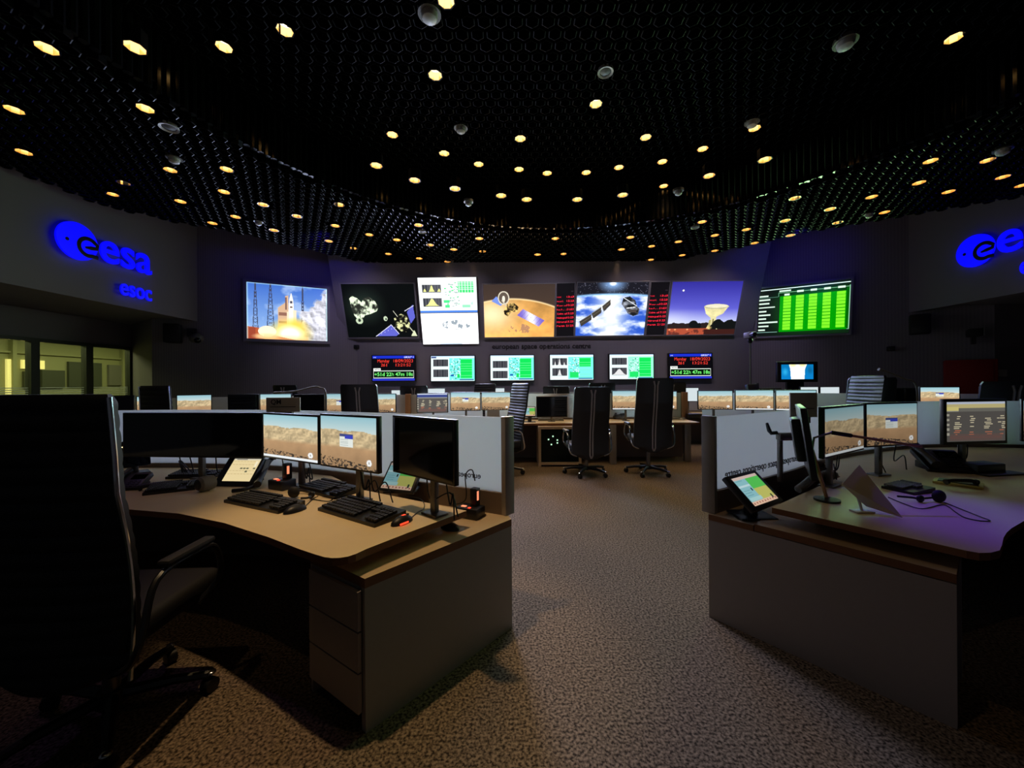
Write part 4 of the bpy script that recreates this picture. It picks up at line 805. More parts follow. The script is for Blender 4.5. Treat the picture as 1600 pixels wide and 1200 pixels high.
def bez(P, n=12):
    P = [Vector(p) for p in P]; P = [P[0] * 2 - P[1]] + P + [P[-1] * 2 - P[-2]]; out = []
    for i in range(1, len(P) - 2):
        p0, p1, p2, p3 = P[i - 1:i + 3]
        for k in range(n):
            t = k / n; out.append(.5 * ((2 * p1) + (p2 - p0) * t + (2 * p0 - 5 * p1 + 4 * p2 - p3) * t * t + (3 * p1 - p0 - 3 * p2 + p3) * t ** 3))
    out.append(P[-2]); return out
gl, gr_, gm = 'monitors on the near left desk', 'monitors on the near right desk', 'monitors on the middle row desk'
mon('wide black switched-off monitor on the near left desk', 190, 2.72, 408.5, 2.62, 645, 715, None, cables=3, group=gl)
mon('desert picture monitor with white bottom bar beside the wide black monitor', 409, 2.6, 496, 2.32, 646.5, 720, 'A', group=gl, cables=2)
mon('desert picture monitor with small popup window on the near left desk', 498, 2.25, 588.5, 2.02, 648, 734, 'B', group=gl, cables=3)
mon('black switched-off monitor with reflections, right end of the near left desk', 610.5, 2.06, 706, 1.75, 652, 748, None, group=gl, cables=2)
mon('dim desert picture monitor with white bottom bar on near right desk', 1289, 2.22, 1351, 2.53, 633.5, 709.5, 'Ad', group=gr_, cables=2)
mon('dim desert picture monitor with popup window on near right desk', 1352.5, 2.57, 1434.5, 2.69, 628.5, 697, 'Bd', group=gr_, cables=2)
mon('telemetry list monitor with a yellow header on the near right desk', 1475, 2.76, 1574, 2.82, 623, 694, 'TY', group=gr_, cables=2, fr=.022)
mon('desert picture monitor cut by the right edge of the frame', 1594, 2.86, 1690, 2.7, 624, 692, 'Bd', group=gr_, cables=1)
# middle row
m2 = [(160, 5.2, 210, 5.35, 618, 646, None, 'dark monitor in the middle row, behind the tall foreground chair'), (213, 5.4, 268, 5.6, 618.5, 646, 'C', 'desert monitor half hidden behind the ribbed chair in the middle row'), (276, 5.65, 332, 5.9, 616.5, 648, 'C', 'desert monitor right of the ribbed chair in the middle row'),
    (356, 6.1, 405, 6.2, 616, 646, None, 'dark monitor above the wide black monitor, in the middle row'), (406, 6.25, 456, 6.35, 615, 646, 'A', 'desert monitor half hidden behind the QM sign plate'), (459, 6.4, 507, 6.45, 616, 646, None, 'dark monitor right of the QM sign plate in the middle row'),
    (508, 6.5, 556, 6.55, 614.5, 646, 'B', 'desert monitor left of the black chair back with grey rails'), (574, 6.6, 619, 6.6, 615, 645, 'C', 'desert monitor right of the black chair back with grey rails'), (651, 6.6, 700, 6.6, 614, 645, 'T', 'telemetry list monitor in the middle row, below the white double display'),
    (703.5, 6.62, 751, 6.62, 612.5, 642, 'D', 'desert monitor with white popup beside the middle row telemetry list'), (752, 6.62, 798, 6.65, 612.5, 641, 'C', 'desert monitor partly behind the chair seen from the side'),
    (905, 6.7, 952, 6.7, 609.5, 641, 'C', 'desert monitor mostly hidden behind the left tall chair in the aisle'), (956, 6.7, 1003, 6.7, 610, 640.5, 'A', 'desert monitor between the two tall chairs'), (1010, 6.7, 1058, 6.65, 611, 640.5, 'C', 'desert monitor just right of the right tall chair'),
    (1090, 6.5, 1145, 6.42, 610, 640, 'C', 'desert monitor right of the tan post on the middle desk'), (1148, 6.3, 1209, 6.15, 609, 641, 'A', 'desert monitor above the right end glass, second from the tan post'), (1211, 6.05, 1276, 5.9, 609, 642, 'A', 'desert monitor behind the right sign plate'),
    (1436, 5.2, 1500, 5.05, 604, 634, 'D', 'desert monitor with popup above the yellow-headed telemetry monitor'), (1531, 4.95, 1578, 4.85, 604, 634, 'C', 'desert monitor near the right edge, behind a dark chair'), (1385, 5.3, 1432, 5.2, 606, 636, None, 'dark monitor left of the pink desert monitor in the middle row')]
for a in m2: mon(a[7], *a[:6], a[6], group=gm)
# black monitor standing low on the middle desk, and the row-three monitors, of which only the top edges show
mon('black switched-off monitor above the server rack on the middle desk', 838, 6.62, 886.5, 6.62, 619, 652, None, group=gm, fr=.016)
for pl, pr, y, lb in ((611, 634, 609, 'far row monitor, white top edge left of the telemetry list monitor'), (668, 696, 606.5, 'far row monitor, white top edge above the telemetry list monitor'), (765, 789, 606, 'far row monitor, white top edge above the middle desert monitors'), (808, 822, 606, 'far row monitor, white top edge right of the side-on chair'), (930, 950, 603, 'far row monitor, white top edge beside the left tall chair'), (1063, 1092, 605.5, 'far row monitor, white top edge right of the right tall chair'), (1250, 1279, 604, 'far row monitor, white top edge above the right sign plate'), (1281, 1312, 604, 'far row monitor, white top edge left of the ribbed chair at right')):
    dd = 8.25 if pl < 1200 else 7.3; mon(lb, pl, dd, pr, dd, y, y + 22, 'W', group='monitors on the far row desk')
# ------------------------------------------------------------------ chairs
CH = {}
def chair(kind, top):
    if (kind, top) in CH: return CH[(kind, top)]
    t = thing('office_chair', 'x', 'chair', (0, 0, -30)); zs = .44 + (top - 1.32) * .8; zb = .28 + (top - 1.32) * .8; LN = .04 if kind == 'B' else .13
    rows, cols = 110 if kind == 'B' else 130, 8; nr_ = 17 if kind == 'B' else 24; b = B(); rings = []; hw0 = .272
    for i in range(rows + 1):
        s = i / rows; z = zb + (top - zb) * s; y = -.22 - LN * s + .035 * math.sin(PI * min(1, s * 1.5)) - .03 * max(0, s - .8); hw = hw0 * (1 - .07 * s) * (min(1, (.35 + s * 9)) if s < .07 else 1) * (1 if s < .97 else 1 - (s - .97) * 2)
        rb = abs(math.sin(PI * nr_ * s)) ** .6; th = .022 if kind == 'B' else .048
        fr_ = [b.bm.verts.new((hw * u, y + (.02 + .014 * rb) * (1 - .6 * abs(u) ** 4) + .012 * u * u, z)) for u in np.linspace(-1, 1, cols)]
        bk_ = [b.bm.verts.new((hw * u, y - (th + (.013 * rb if kind == 'B' else 0)) * (1 - .7 * abs(u) ** 4) + .012 * u * u, z)) for u in np.linspace(1, -1, cols)]
        rings.append(fr_ + bk_)
    n = 2 * cols
    for p_, q in zip(rings, rings[1:]):
        for k in range(n): b.bm.faces.new((p_[k], p_[(k + 1) % n], q[(k + 1) % n], q[k]))
    b.bm.faces.new(rings[0][::-1]); b.bm.faces.new(rings[-1])
    b.done('backrest', M['leather'] if kind == 'A' else M['leather_matt'], t)
    def back(s, x, o): z = zb + (top - zb) * s; y = -.22 - LN * s + .035 * math.sin(PI * min(1, s * 1.5)) - .03 * max(0, s - .8); return (x, y - o, z)
    if kind == 'A':
        for sx in (-1, 1): B().tube([back(.02, sx * .002, .05)] + [back(s, sx * .019, .056) for s in np.linspace(.06, .90, 14)] + [back(.96, sx * .034, .05)], .0115, 8).done('spine_rail', M['rail'], t)
    else:
        for sx in (-1, 1): B().tube([back(s, sx * hw0 * (1 - .07 * s), .005) for s in np.linspace(.03, .99, 16)], .008, 8).done('side_rail', M['chrome'], t)
    b = B(); b.box((0, .02, zs), (.52, .5, .10), bev=.035, seg=4); b.done('seat', M['leather'] if kind == 'A' else M['leather_matt'], t)
    for q in range(1): B().box((0, 0, zs - .075), (.2, .26, .05), bev=.01).done('tilt_mechanism', M['plastic'], t)
    for sx in (-1, 1):
        x = sx * .31; a = B().tube(bez([(sx * .2, -.22, zs - .11), (sx * .28, -.235, zs - .07), (x, -.22, zs + .02), (x, -.16, zs + .19), (x, .0, zs + .215), (x, .14, zs + .19), (x, .17, zs + .05), (sx * .25, .12, zs - .05)], 5), .012, 8).done('armrest', M['chrome'] if kind == 'A' else M['plastic'], t)
        pd = B().box((x, -.01, zs + .236), (.05, .25, .03), bev=.012).done('arm_pad', M['leather'] if kind == 'A' else M['leather_matt'], a)
    B().lathe([(.028, .1), (.028, zs - .09)], 14).done('gas_column', M['grey_metal'], t); B().lathe([(.05, .07), (.045, .125)], 16).done('hub', M['plastic'], t)
    for k in range(5):
        an = k * 2 * PI / 5 + .4; cx, cy = math.cos(an), math.sin(an)
        l = B().tube([(cx * .03, cy * .03, .10), (cx * .2, cy * .2, .095), (cx * .32, cy * .32, .075)], [.024, .02, .016], 8).done('base_leg', M['plastic'], t)
        B().lathe([(.012, -.022), (.03, -.02), (.03, .02), (.012, .022)], 14, Matrix.Translation((cx * .32, cy * .32, .031)) @ Matrix.Rotation(an + .9, 4, 'Z') @ Matrix.Rotation(R(90), 4, 'X')).done('caster', M['plastic'], l)
        B().sphere((cx * .325, cy * .325, .083), (.02, .02, .008), 10).done('leg_cap', M['chrome'], l)
    CH[(kind, top)] = t; t['fresh'] = 1; return t
def put(kind, top, x, y, rz, label, group):
    p = chair(kind, top)
    if p.get('fresh'): del p['fresh']; o = p
    else: o = copy_tree(p)
    o.matrix_world = Matrix.Translation((x, y, 0)) @ Matrix.Rotation(rz, 4, 'Z'); tag(o, label, 'chair', group); return o
ga, g3 = 'chairs at the middle desk', 'chairs at the far desk'
put('B', 1.325, -1.635, 1.56, R(3), 'large black ribbed chair in the near left corner, seen from behind', 'chairs at the near desks')
put('A', 1.30, 1.10, 5.72, R(4), 'left of two tall black chairs, in front of the server rack', ga)
put('A', 1.42, 2.03, 5.74, R(-3), 'right of two tall black chairs facing the middle desk', ga)
put('A', 1.36, -.17, 5.75, R(118), 'black ribbed chair turned side-on at the end of the left glass', ga)
put('A', 1.36, -2.17, 5.75, R(2), 'black chair back with grey rails above the left desert monitors', ga)
put('B', 1.36, -4.50, 5.15, R(-14), 'dark ribbed chair back below the window, left of a desert monitor', ga)
put('A', 1.36, -4.25, 7.62, R(-10), 'black chair top above the QM sign plate', g3); put('A', 1.33, -1.9, 7.62, R(6), 'black chair top above the middle row telemetry list', g3)
put('A', 1.36, -.72, 7.55, R(150), 'black chair turned around, below the second green screen', g3); put('A', 1.30, .95, 7.6, R(-20), 'black chair top behind the switched-off middle desk monitor', g3)
put('A', 1.36, 1.68, 7.62, R(5), 'black chair top just left of the left tall chair back', g3); put('A', 1.36, 3.1, 7.62, R(-12), 'black chair top beside the right tall chair back', g3)
put('A', 1.42, 3.98, 4.7, R(84), 'ribbed black chair turned side-on, above the near right desert monitors', ga); put('A', 1.40, 4.75, 5.28, R(-18), 'black chair back with rails beside the right side-on chair', ga)
put('A', 1.34, 5.5, 4.45, R(-20), 'dark chair back between two desert monitors at far right', ga)

# ------------------------------------------------------------------ things on the desks
KB = {}
def keyboard(FL, FR, BR, label, m='plastic', km='keys', z=ZT, num=True, group='keyboards'):
    a, b_, d = PZ(*FL, z), PZ(*FR, z), PZ(*BR, z); x = (b_ - a); w = x.length; yv = Vector((-x.y, x.x, 0)).normalized(); dep = min(.19, max(.13, abs((d - b_).dot(yv)))); ctr = (a + b_) / 2 + yv * dep / 2
    t = thing('keyboard', label, 'keyboard', (ctr.x, ctr.y, z), math.atan2(x.y, x.x), group)
    b = B(); b.prism([(-dep / 2, 0), (dep / 2, 0), (dep / 2, .03), (-dep / 2, .016)], -w / 2, w / 2, Matrix(((0, 0, 1, 0), (1, 0, 0, 0), (0, 1, 0, 0), (0, 0, 0, 1)))); b.done('body', M[m], t, smooth=False)
    sl = math.atan2(.014, dep); rot = Matrix.Rotation(sl, 3, 'X'); u = w / 23.0
    def keys(nm, x0, cols, rows, y0, sp=None):
        k = B(); py_ = dep * .145
        for r_ in range(rows):
            xs = 0
            for q in range(cols):
                yy = y0 + r_ * py_; k.box((x0 + (q + .5) * u * 1.0, yy, .024 + (yy + dep / 2) * math.tan(sl)), (u * .82, py_ * .8, .012), rot, bev=.0015, seg=1)
        k.done(nm, M[km], t, smooth=False)
    y0 = -dep / 2 + dep * .12; xl = -w / 2 + u * .7
    keys('letter_keys', xl, 14, 5, y0); keys('function_keys', xl, 14, 1, y0 + dep * .78); keys('cursor_keys', xl + 14.6 * u, 3, 2, y0 + dep * .435)
    if num: keys('number_pad', xl + 17.9 * u, 4, 5, y0)
    return t
kbs = [keyboard((349.5, 785.5), (434.5, 803.5), (466, 788), 'left black keyboard on the near left desk, beside the dark headset'), keyboard((462, 766), (524, 780.5), (570, 762), 'black keyboard behind the others, under the popup desert monitor'), keyboard((496.5, 798), (585, 825), (628, 801), 'largest black keyboard at the front of the near left desk'),
    keyboard((222, 775), (305, 765.5), (298, 757), 'black keyboard with light keys beside the foreground chair'), keyboard((258, 749), (336, 746.5), (331, 741), 'dark keyboard at the back, under the wide black monitor'),
    keyboard((1377, 763), (1428, 774), (1441, 753), 'small grey keyboard in purple light on the near right desk', m='plastic', km='greyp', num=False)]
def mouse(px, py, tip, label, glow=False, z=ZT, cable=None):
    p = PZ(px, py, z); q = PZ(*tip, z); an = math.atan2(q.y - p.y, q.x - p.x); t = thing('computer_mouse', label, 'mouse', p, an, 'computer mice')
    b = B(); b.sphere((0, 0, .0), (.062, .033, .036), 20); bmesh.ops.bisect_plane(b.bm, geom=b.bm.verts[:] + b.bm.edges[:] + b.bm.faces[:], plane_co=(0, 0, .001), plane_no=(0, 0, -1), clear_outer=True); b.done('body', M['plastic'], t)
    B().lathe([(.007, -.004), (.007, .004)], 10, Matrix.Translation((.034, 0, .031)) @ Matrix.Rotation(R(90), 4, 'X')).done('wheel', M['greyp'], t)
    if glow: B().box((-.012, -.031, .008), (.05, .006, .008), bev=.002).done('red_glow_strip', M['redled'], t); B().box((.01, .0, .034), (.02, .012, .004), bev=.001).done('logo_light', M['redled'], t)
    if cable: o = B().tube(bez([PZ(x, y, z) + Vector((0, 0, .004)) for x, y in cable], 8), .0024, 6).done('cable', M['cable']); under(o, t)
    return t
bpy.context.view_layer.update()
mouse(461, 799, (484, 792), 'black mouse between the two front keyboards', cable=[(473, 796), (480, 789), (490, 780), (497, 776)])
mouse(628, 817, (646, 810), 'black mouse with a red glow at the desk front corner', True, cable=[(641, 812), (652, 802), (661, 797), (663, 789), (657, 781), (640, 777)])
mouse(703, 826, (690, 822), 'black mouse left on the low shelf under the desk edge', z=.60)
def power(px, py, label, z, big):
    p = PZ(px, py, z); t = thing('power_strip', label, 'power strip', p, R(-25), 'power strips'); b = B(); b.box((0, 0, .03), (.14, .10, .06), bev=.008); b.done('box', M['plastic'], t)
    s = B().box((-.03, -.02, .061), (.03, .02, .006), bev=.002).done('switch', M['orange'], t); B().box((.015, -.035, .061), (.014, .014, .005)).done('indicator', M['redled'], t, smooth=False)
    pl = B().box((.02, .02, .06 + (.05 if big else .05)), (.045, .042, .10), bev=.006).done('adaptor', M['plastic'], t); B().box((.044, .01, .12), (.004, .014, .05)).done('glow_strip', M['orange'], pl, smooth=False)
    B().tube(bez([(.02, .02, .2), (0, .02, .26), (-.05, .03, .22), (-.07, .06, .07), (-.2, .09, .01)]), .0036, 6).done('cable', M['cable'], t)
power(735, 807, 'black power strip with glowing orange switch at the aisle end', .60, True); power(441, 763, 'black power strip with orange glow behind the left keyboard', ZT, False)
def headset(px, py, label, boom, loop, z=ZT):
    p = PZ(px, py, z); t = thing('headset', label, 'headset', p, 0, 'headsets')
    B().sphere((0, 0, .034), (.034, .022, .034), 16).done('earcup', M['leather_matt'], t)
    q = [PZ(x, y, z) for x, y in boom]; o = B().tube(bez([v + Vector((0, 0, .02)) for v in q], 8), .006, 8).done('microphone_boom', M['plastic']); under(o, t)
    o = B().sphere(q[len(q) // 2] + Vector((0, 0, .02)), (.02, .013, .02), 12).done('joint', M['plastic']); under(o, t)
    o = B().tube(bez([PZ(x, y, z) + Vector((0, 0, .004)) for x, y in loop], 8), .0026, 6).done('cord', M['cable']); under(o, t)
bpy.context.view_layer.update()
headset(459, 778, 'round black headset lying between the left keyboards', [(466, 772), (480, 772), (487, 778), (482, 783), (470, 784)], [(484, 780), (500, 783), (515, 784), (522, 778)])
headset(1467, 785, 'black headset with long thin boom in purple light', [(1460, 783), (1449, 784), (1438, 785), (1424, 783), (1402, 781)], [(1475, 786), (1500, 796), (1530, 808), (1547, 815), (1530, 815), (1508, 810), (1494, 802), (1482, 793), (1470, 790), (1440, 796), (1412, 788), (1388, 778)])
# touch panels: body, picture, foot
def touch(BL, BR_, TL, key, label, fr, foot, name='touch_panel', cat='touch panel', th=.03):
    BL, BR_, TL = Vector(BL), Vector(BR_), Vector(TL); x = BR_ - BL; up = TL - BL; w, h = x.length, (up - x.normalized() * up.dot(x.normalized())).length; o = (BR_ + BL) / 2 + (up - x.normalized() * up.dot(x.normalized())) / 2
    t = thing(name, label, cat, mw=frame(x, up, o), group='touch panels'); b = B(); b.box((0, th / 2, 0), (w, th, h), bev=.008); b.done('body', M['plastic'], t)
    s = bpy.data.objects.new('picture', PIC[key]); C.objects.link(s); s.parent = t; s.location = (fr[0], -.0012, fr[1]); s.scale = (w - fr[2], 1, h - fr[3])
    f = B(); c0 = t.matrix_world @ Vector((0, th, -.02)); f.tube([c0, Vector((c0.x, c0.y, foot + .03)) + Vector((0, .03, 0)), Vector((c0.x, c0.y, foot + .012)) + Vector((0, .03, 0))], .035, 10); f.box((c0.x, c0.y + .02, foot + .006), (.2, .16, .012), bev=.004); under(f.done('foot', M['plastic']), t); return t
picmesh('V', lambda: voicepad(), .72); picmesh('V2', lambda: voicepad(), .42); picmesh('K', lambda: dialpad(), .9)
bpy.context.view_layer.update()
touch((1.254, 1.99, .68), (1.535, 2.17, .68), (1.152, 2.11, .83), 'V', 'tilted touch panel with green and yellow fields by the aisle, right desk', (.0, .0, .075, .045), .595)
touch((-.83, 2.36, .705), (-.60, 2.28, .705), (-.80, 2.49, .86), 'V2', 'tilted touch panel half hidden behind the switched-off right end monitor', (0, .0, .03, .03), ZT)
q0, q1 = PZ(331, 759, ZT + .005), PZ(389, 760, ZT + .005); d = (q1 - q0)
tp = touch(q0, q1, q0 + Vector((-.0, .14, .16)), 'K', 'tilted desk phone with cream number display on the near left desk', (.018, .012, .065, .045), ZT, name='desk_phone', cat='phone')
o = B().tube(bez([PZ(402, 757, ZT + .03), PZ(411, 740, ZT + .06), PZ(420, 722, ZT + .12), PZ(428, 714, ZT + .15)]), [.022] * 3 + [.016] * 31 + [.022] * 3, 10).done('handset', M['plastic']); under(o, tp)
o = B().sheet([PZ(390, 758, ZT + .01), PZ(403, 752, ZT + .02), PZ(416, 718, ZT + .15), PZ(404, 716, ZT + .15)], .05, (0, 1, -.2)).done('side_cradle', M['greyp'], smooth=False); under(o, tp)
o = B().tube(bez([PZ(363, 767, ZT + .012), PZ(380, 765, ZT + .016), PZ(396, 760, ZT + .016), PZ(404, 754, ZT + .02)]), .012, 8).done('lower_handset', M['plastic']); under(o, tp)
def phone(px, py, yaw, label, z=ZT, s=1.):
    p = PZ(px, py, z); t = thing('telephone', label, 'phone', p, yaw, 'telephones'); T_ = Matrix.Rotation(R(28), 3, 'X')
    B().box((.0, .02, .05 * s), (.2 * s, .19 * s, .035), T_, bev=.008).done('body', M['plastic'], t); B().box((0, .03, .022 * s), (.17 * s, .12 * s, .04 * s), bev=.006).done('stand', M['plastic'], t)
    b = B(); b.tube([(-.075 * s, -.09 * s, .045 * s), (-.078 * s, .0, .088 * s), (-.075 * s, .12 * s, .13 * s)], [.024 * s, .017 * s, .024 * s], 10); b.done('handset', M['plastic'], t); B().box((.04 * s, .045 * s, .085 * s), (.1 * s, .06 * s, .004), T_).done('display', M['gloss'], t, smooth=False)
    k = B()
    for q in range(12): k.box((.01 * s + (q % 3) * .03 * s, -.05 * s + (q // 3) * .018 * s, .036 * s + (q // 3) * .0095 * s), (.02 * s, .012 * s, .006), T_)
    k.done('keypad_keys', M['keys'], t, smooth=False); return t
phone(1474, 735, R(-20), 'large black telephone with raised handset on near right desk', s=1.3)
phone(203, 764, R(12), 'black desk phone beside the foreground chair on the left desk', s=.8)
p = PZ(212, 742, ZT); t = thing('phone_stand', 'glossy tilted black screen on a stand above the foreground chair', 'screen', (p.x, p.y, ZT), R(50)); B().box((0, 0, .16), (.16, .02, .2), Matrix.Rotation(R(-25), 3, 'X'), bev=.006).done('screen', M['gloss'], t); B().tube([(0, .04, 0), (0, .04, .12)], .02).done('stand', M['plastic'], t); B().box((0, .02, .01), (.16, .14, .02), bev=.006).done('foot', M['plastic'], t)
p = PZ(316, 769, ZT); t = thing('desk_camera', 'rounded grey gadget with black face on the near left desk', 'camera', (p.x, p.y + .03, ZT + .048), R(-20)); B().lathe([(.02, -.045), (.042, -.04), (.048, -.01), (.046, .035), (.03, .05)], 20, Matrix.Rotation(R(90), 4, 'X')).done('body', M['greyp'], t); B().lathe([(.03, 0), (.034, .004), (.02, .01)], 18, Matrix.Translation((0, -.045, 0)) @ Matrix.Rotation(R(90), 4, 'X')).done('black_face', M['plastic'], t)
p = PZ(249, 764, ZT); t = thing('handset', 'black handset lying beside the light-keyed keyboard', 'phone', (p.x, p.y, ZT), R(30)); B().tube(bez([(-.1, 0, .018), (-.06, 0, .03), (.06, 0, .03), (.1, 0, .018)]), [.02] * 5 + [.014] * 27 + [.02] * 5, 10).done('grip', M['plastic'], t)
# the monitor seen edge-on, its arm and lever, on the near right desk
p = PY(1262, 686, 2.2); yaw = R(56); t = thing('monitor', 'black monitor seen edge-on, on a lever arm, near right desk', 'monitor', (p.x, p.y, .6), yaw, gr_); zc = p.z - .6; RT = Matrix.Rotation(R(-7), 3, 'X')
B().box((0, .01, zc), (.5, .03, .38), RT, bev=.005).done('casing', M['plastic'], t); B().box((0, .045, zc + .0), (.2, .05, .24), RT, bev=.012).done('back_cover', M['plastic'], t); s = bpy.data.objects.new('picture', picmesh('GR', lambda: Cv(4, 4, c(90, 200, 90)), .07)); C.objects.link(s); s.parent = t; s.location = (0, -.0065, zc); s.scale = (.47, 1, .35); s.rotation_euler.x = R(-7)
pp = PZ(1219, 752, ZT); zt_ = PY(1218, 681, pp.y).z; o = B().tube([(pp.x, pp.y, ZT), (pp.x, pp.y, zt_)], .017, 12).done('pole', M['grey_metal']); under(o, t)
a = PY(1215, 681, pp.y); d = PY(1252, 683, pp.y); o = B().box((a + d) / 2, ((d - a).length, .05, .05), bev=.01).done('arm', M['grey_metal']); under(o, t)
o = B().tube([PY(1214, 676, pp.y), PY(1205, 677, pp.y), PY(1202, 673, pp.y), PY(1198, 661, pp.y)], [.012, .012, .013, .009], 8).done('lever', M['plastic']); under(o, t)
# desk lamp with tan arms
b0 = PY(1292, 760, 2.13); b0.z = ZT; Yl = b0.y; t = thing('desk_lamp', 'thin jointed desk lamp with tan arms, in front of the desert monitors', 'lamp', (b0.x, b0.y, ZT)); e1, e2, e3, e4 = PY(1269, 703, Yl), PY(1272, 684, Yl - .03), PY(1300, 676, Yl - .06), PY(1440, 698, Yl - .12)
under(B().lathe([(.06, 0), (.06, .012), (.02, .02)], 20, Matrix.Translation(b0)).done('base', M['plastic']), t); under(B().tube([b0 + Vector((0, 0, .01)), e1], .009).done('lower_arm', M['ctan']), t); under(B().tube([e1, e2, e3], .006).done('middle_arm', M['grey_metal']), t); under(B().tube([e3, e3.lerp(e4, .22)], .011).done('elbow', M['plastic']), t); under(B().tube([e3, e4], .007).done('lamp_head', M['ctan']), t)
# ribbed cable sleeve
pts = bez([PZ(1247, 765, ZT + .01), PZ(1258, 757, ZT + .03), PZ(1272, 746, ZT + .055), PZ(1290, 741, ZT + .06), PZ(1304, 742, ZT + .03)], 14); o = B().tube(pts, [.020 + (.004 if k % 2 else 0) for k in range(len(pts))], 10).done('cable_sleeve', M['greyp']); tag(o, 'grey ribbed cable sleeve curling on the near right desk', 'cable')
# tilted metal document holder
z0 = ZT + .004; Cc = PZ(1409, 809, z0); Bb = PY(1342, 727, Cc.y + .17); Aa = PY(1315, 757, Bb.y - .03); Dd = PY(1353, 791, Cc.y + .10); Dd.z = max(Dd.z, z0)
t = thing('document_holder', 'tilted brushed metal plate on a T foot, front of right desk', 'stand', (Cc.x, Cc.y, ZT)); nrm = (Bb - Cc).cross(Aa - Cc).normalized(); 
under(B().sheet([Cc, Bb, Aa, Dd], .006, nrm).done('plate', M['foil'], smooth=False), t); f1 = PZ(1347, 800, ZT); under(B().tube([f1 + Vector((0, 0, .004)), f1 + Vector((0, .03, .09))], .006).done('strut', M['white']), t); under(B().box(f1 + Vector((0, 0, .004)), (.09, .05, .008), bev=.002).done('foot', M['white']), t)
# yellow edged keypad and the small black box behind it
a, b_, d = PZ(1456, 757, ZT), PZ(1529, 767, ZT), PZ(1538, 757, ZT); x = b_ - a; t = thing('keypad', 'yellow-edged black keypad under a handset, near right desk', 'keypad', ((a + d) / 2).to_tuple(), math.atan2(x.y, x.x)); B().box((0, 0, .008), (x.length + .02, .15, .016), bev=.004).done('frame', M['yellow'], t); B().box((0, 0, .017), (x.length - .02, .11, .008), bev=.002).done('key_field', M['keys'], t)
p = PZ(1502, 757, ZT + .02); t = thing('handset', 'black telephone handset lying across the yellow-edged keypad', 'phone', (p.x, p.y, ZT + .02), R(-4)); B().tube(bez([(-.09, 0, .014), (-.05, 0, .024), (.05, 0, .024), (.09, 0, .014)]), [.017] * 5 + [.011] * 27 + [.017] * 5, 10).done('grip', M['plastic'], t)
p = PZ(1533, 738, ZT); t = thing('network_box', 'low black box behind the keypad, under the telemetry monitor', 'box', (p.x, p.y, ZT), R(8)); B().box((0, 0, .035), (.24, .12, .07), bev=.008).done('case', M['plastic'], t); B().box((.04, -.07, .006), (.34, .1, .012), bev=.003).done('tray', M['plastic'], t)
# sign plates standing on the glass screens
def plate(x0, x1, y0, y1, d, label, words):
    a, e = PY(x0, y1, d), PY(x1, y0, d); t = thing('sign_plate', label, 'sign', ((a.x + e.x) / 2, d, a.z), 0, 'sign plates on the glass screens'); w, h = e.x - a.x, e.z - a.z
    B().box((0, 0, h / 2), (w, .012, h), bev=.002).done('panel', M['paper'], t); B().box((0, .01, -.015), (w * .5, .03, .05)).done('clip', M['plastic'], t)
    if words:
        me = text_mesh(words, .05, .0005, bold=.0006); me.transform(Matrix.Translation((-w * .36, -.0075, h * .55)) @ Matrix.Rotation(R(90), 4, 'X')); me.materials.append(M['letter']); o = bpy.data.objects.new('lettering', me); C.objects.link(o); o.parent = t
    b = B(); b.box((0, -.0072, h * .36), (w * .76, .001, .005)); b.done('printed_line', M['letter'], t, smooth=False)
plate(416.5, 469, 621, 644, 2.86, 'grey QM sign plate on top of the near left glass screen', 'QM'); plate(1234, 1276, 613.5, 652, 2.68, 'grey blank-looking sign plate beside the edge-on monitor, near right glass', '')
# thin lamps on the middle desk
def rod(pts, d, label, name='desk_lamp', cat='lamp', head=None):
    q = [PY(x, y, d) for x, y in pts]; b0 = V2(q[-1].x, q[-1].y); t = thing(name, label, cat, (b0.x, b0.y, ZT)); q = q + [Vector((b0.x, b0.y, ZT + .02))]
    under(B().tube(bez(q, 6), .012).done('neck', M['greyp']), t); under(B().lathe([(.07, 0), (.07, .02)], 18, Matrix.Translation((b0.x, b0.y, ZT))).done('base', M['plastic']), t)
    h = q[0]; under(B().tube([h, h.lerp(q[1], .35)], [.02, .016]).done('head', M['greyp']), t); return t
bpy.context.view_layer.update()
rod([(1373, 577), (1395, 584), (1413, 592), (1432, 604)], 5.1, 'thin curved lamp arm rising above the right middle desk'); rod([(428, 614), (462, 611), (490, 604.5), (500, 606), (509, 614)], 6.0, 'long flat lamp arm above the QM sign plate')
# small things on the middle desk
a, e = PY(818.5, 651, 6.55), PY(837.5, 651, 6.55); tp = PY(820, 635, 6.65); touch(a, e, tp, 'V', 'small green touch panel on the middle desk, beside the black monitor', (0, 0, .03, .03), ZT)
phone(968, 655, R(-30), 'dark telephone on the middle desk between the two tall chairs'); phone(808, 655, R(10), 'dark telephone on the middle desk behind the side-on chair')
keyboard((841, 657.5), (881, 657.5), (881, 654), 'grey keyboard in front of the black middle desk monitor', km='greyp', m='greyp'); keyboard((1046, 656.5), (1073, 656.5), (1073, 654), 'pale keyboard on the middle desk beside the right tall chair', km='greyp', m='white')
p = PZ(1084, 655, ZT); t = thing('network_box', 'small black box on the middle desk beside the tan post', 'box', (p.x, p.y, ZT)); B().box((0, 0, .05), (.24, .12, .1), bev=.006).done('case', M['plastic'], t); B().box((0, -.061, .05), (.2, .004, .05)).done('front_panel', M['keys'], t, smooth=False)
p = PZ(764, 655, ZT); a = PY(778, 645, 6.3); t = thing('note_card', 'white note card standing behind the left glass, beside the side-on chair', 'card', (PY(771, 650, 6.4).x, 6.4, ZT)); z = PY(771, 650, 6.4).z; B().box((0, 0, z - ZT), (.21, .01, .2)).done('card', M['white'], t, smooth=False); B().box((0, .04, (z - ZT) / 2), (.05, .03, z - ZT)).done('support', M['plastic'], t)
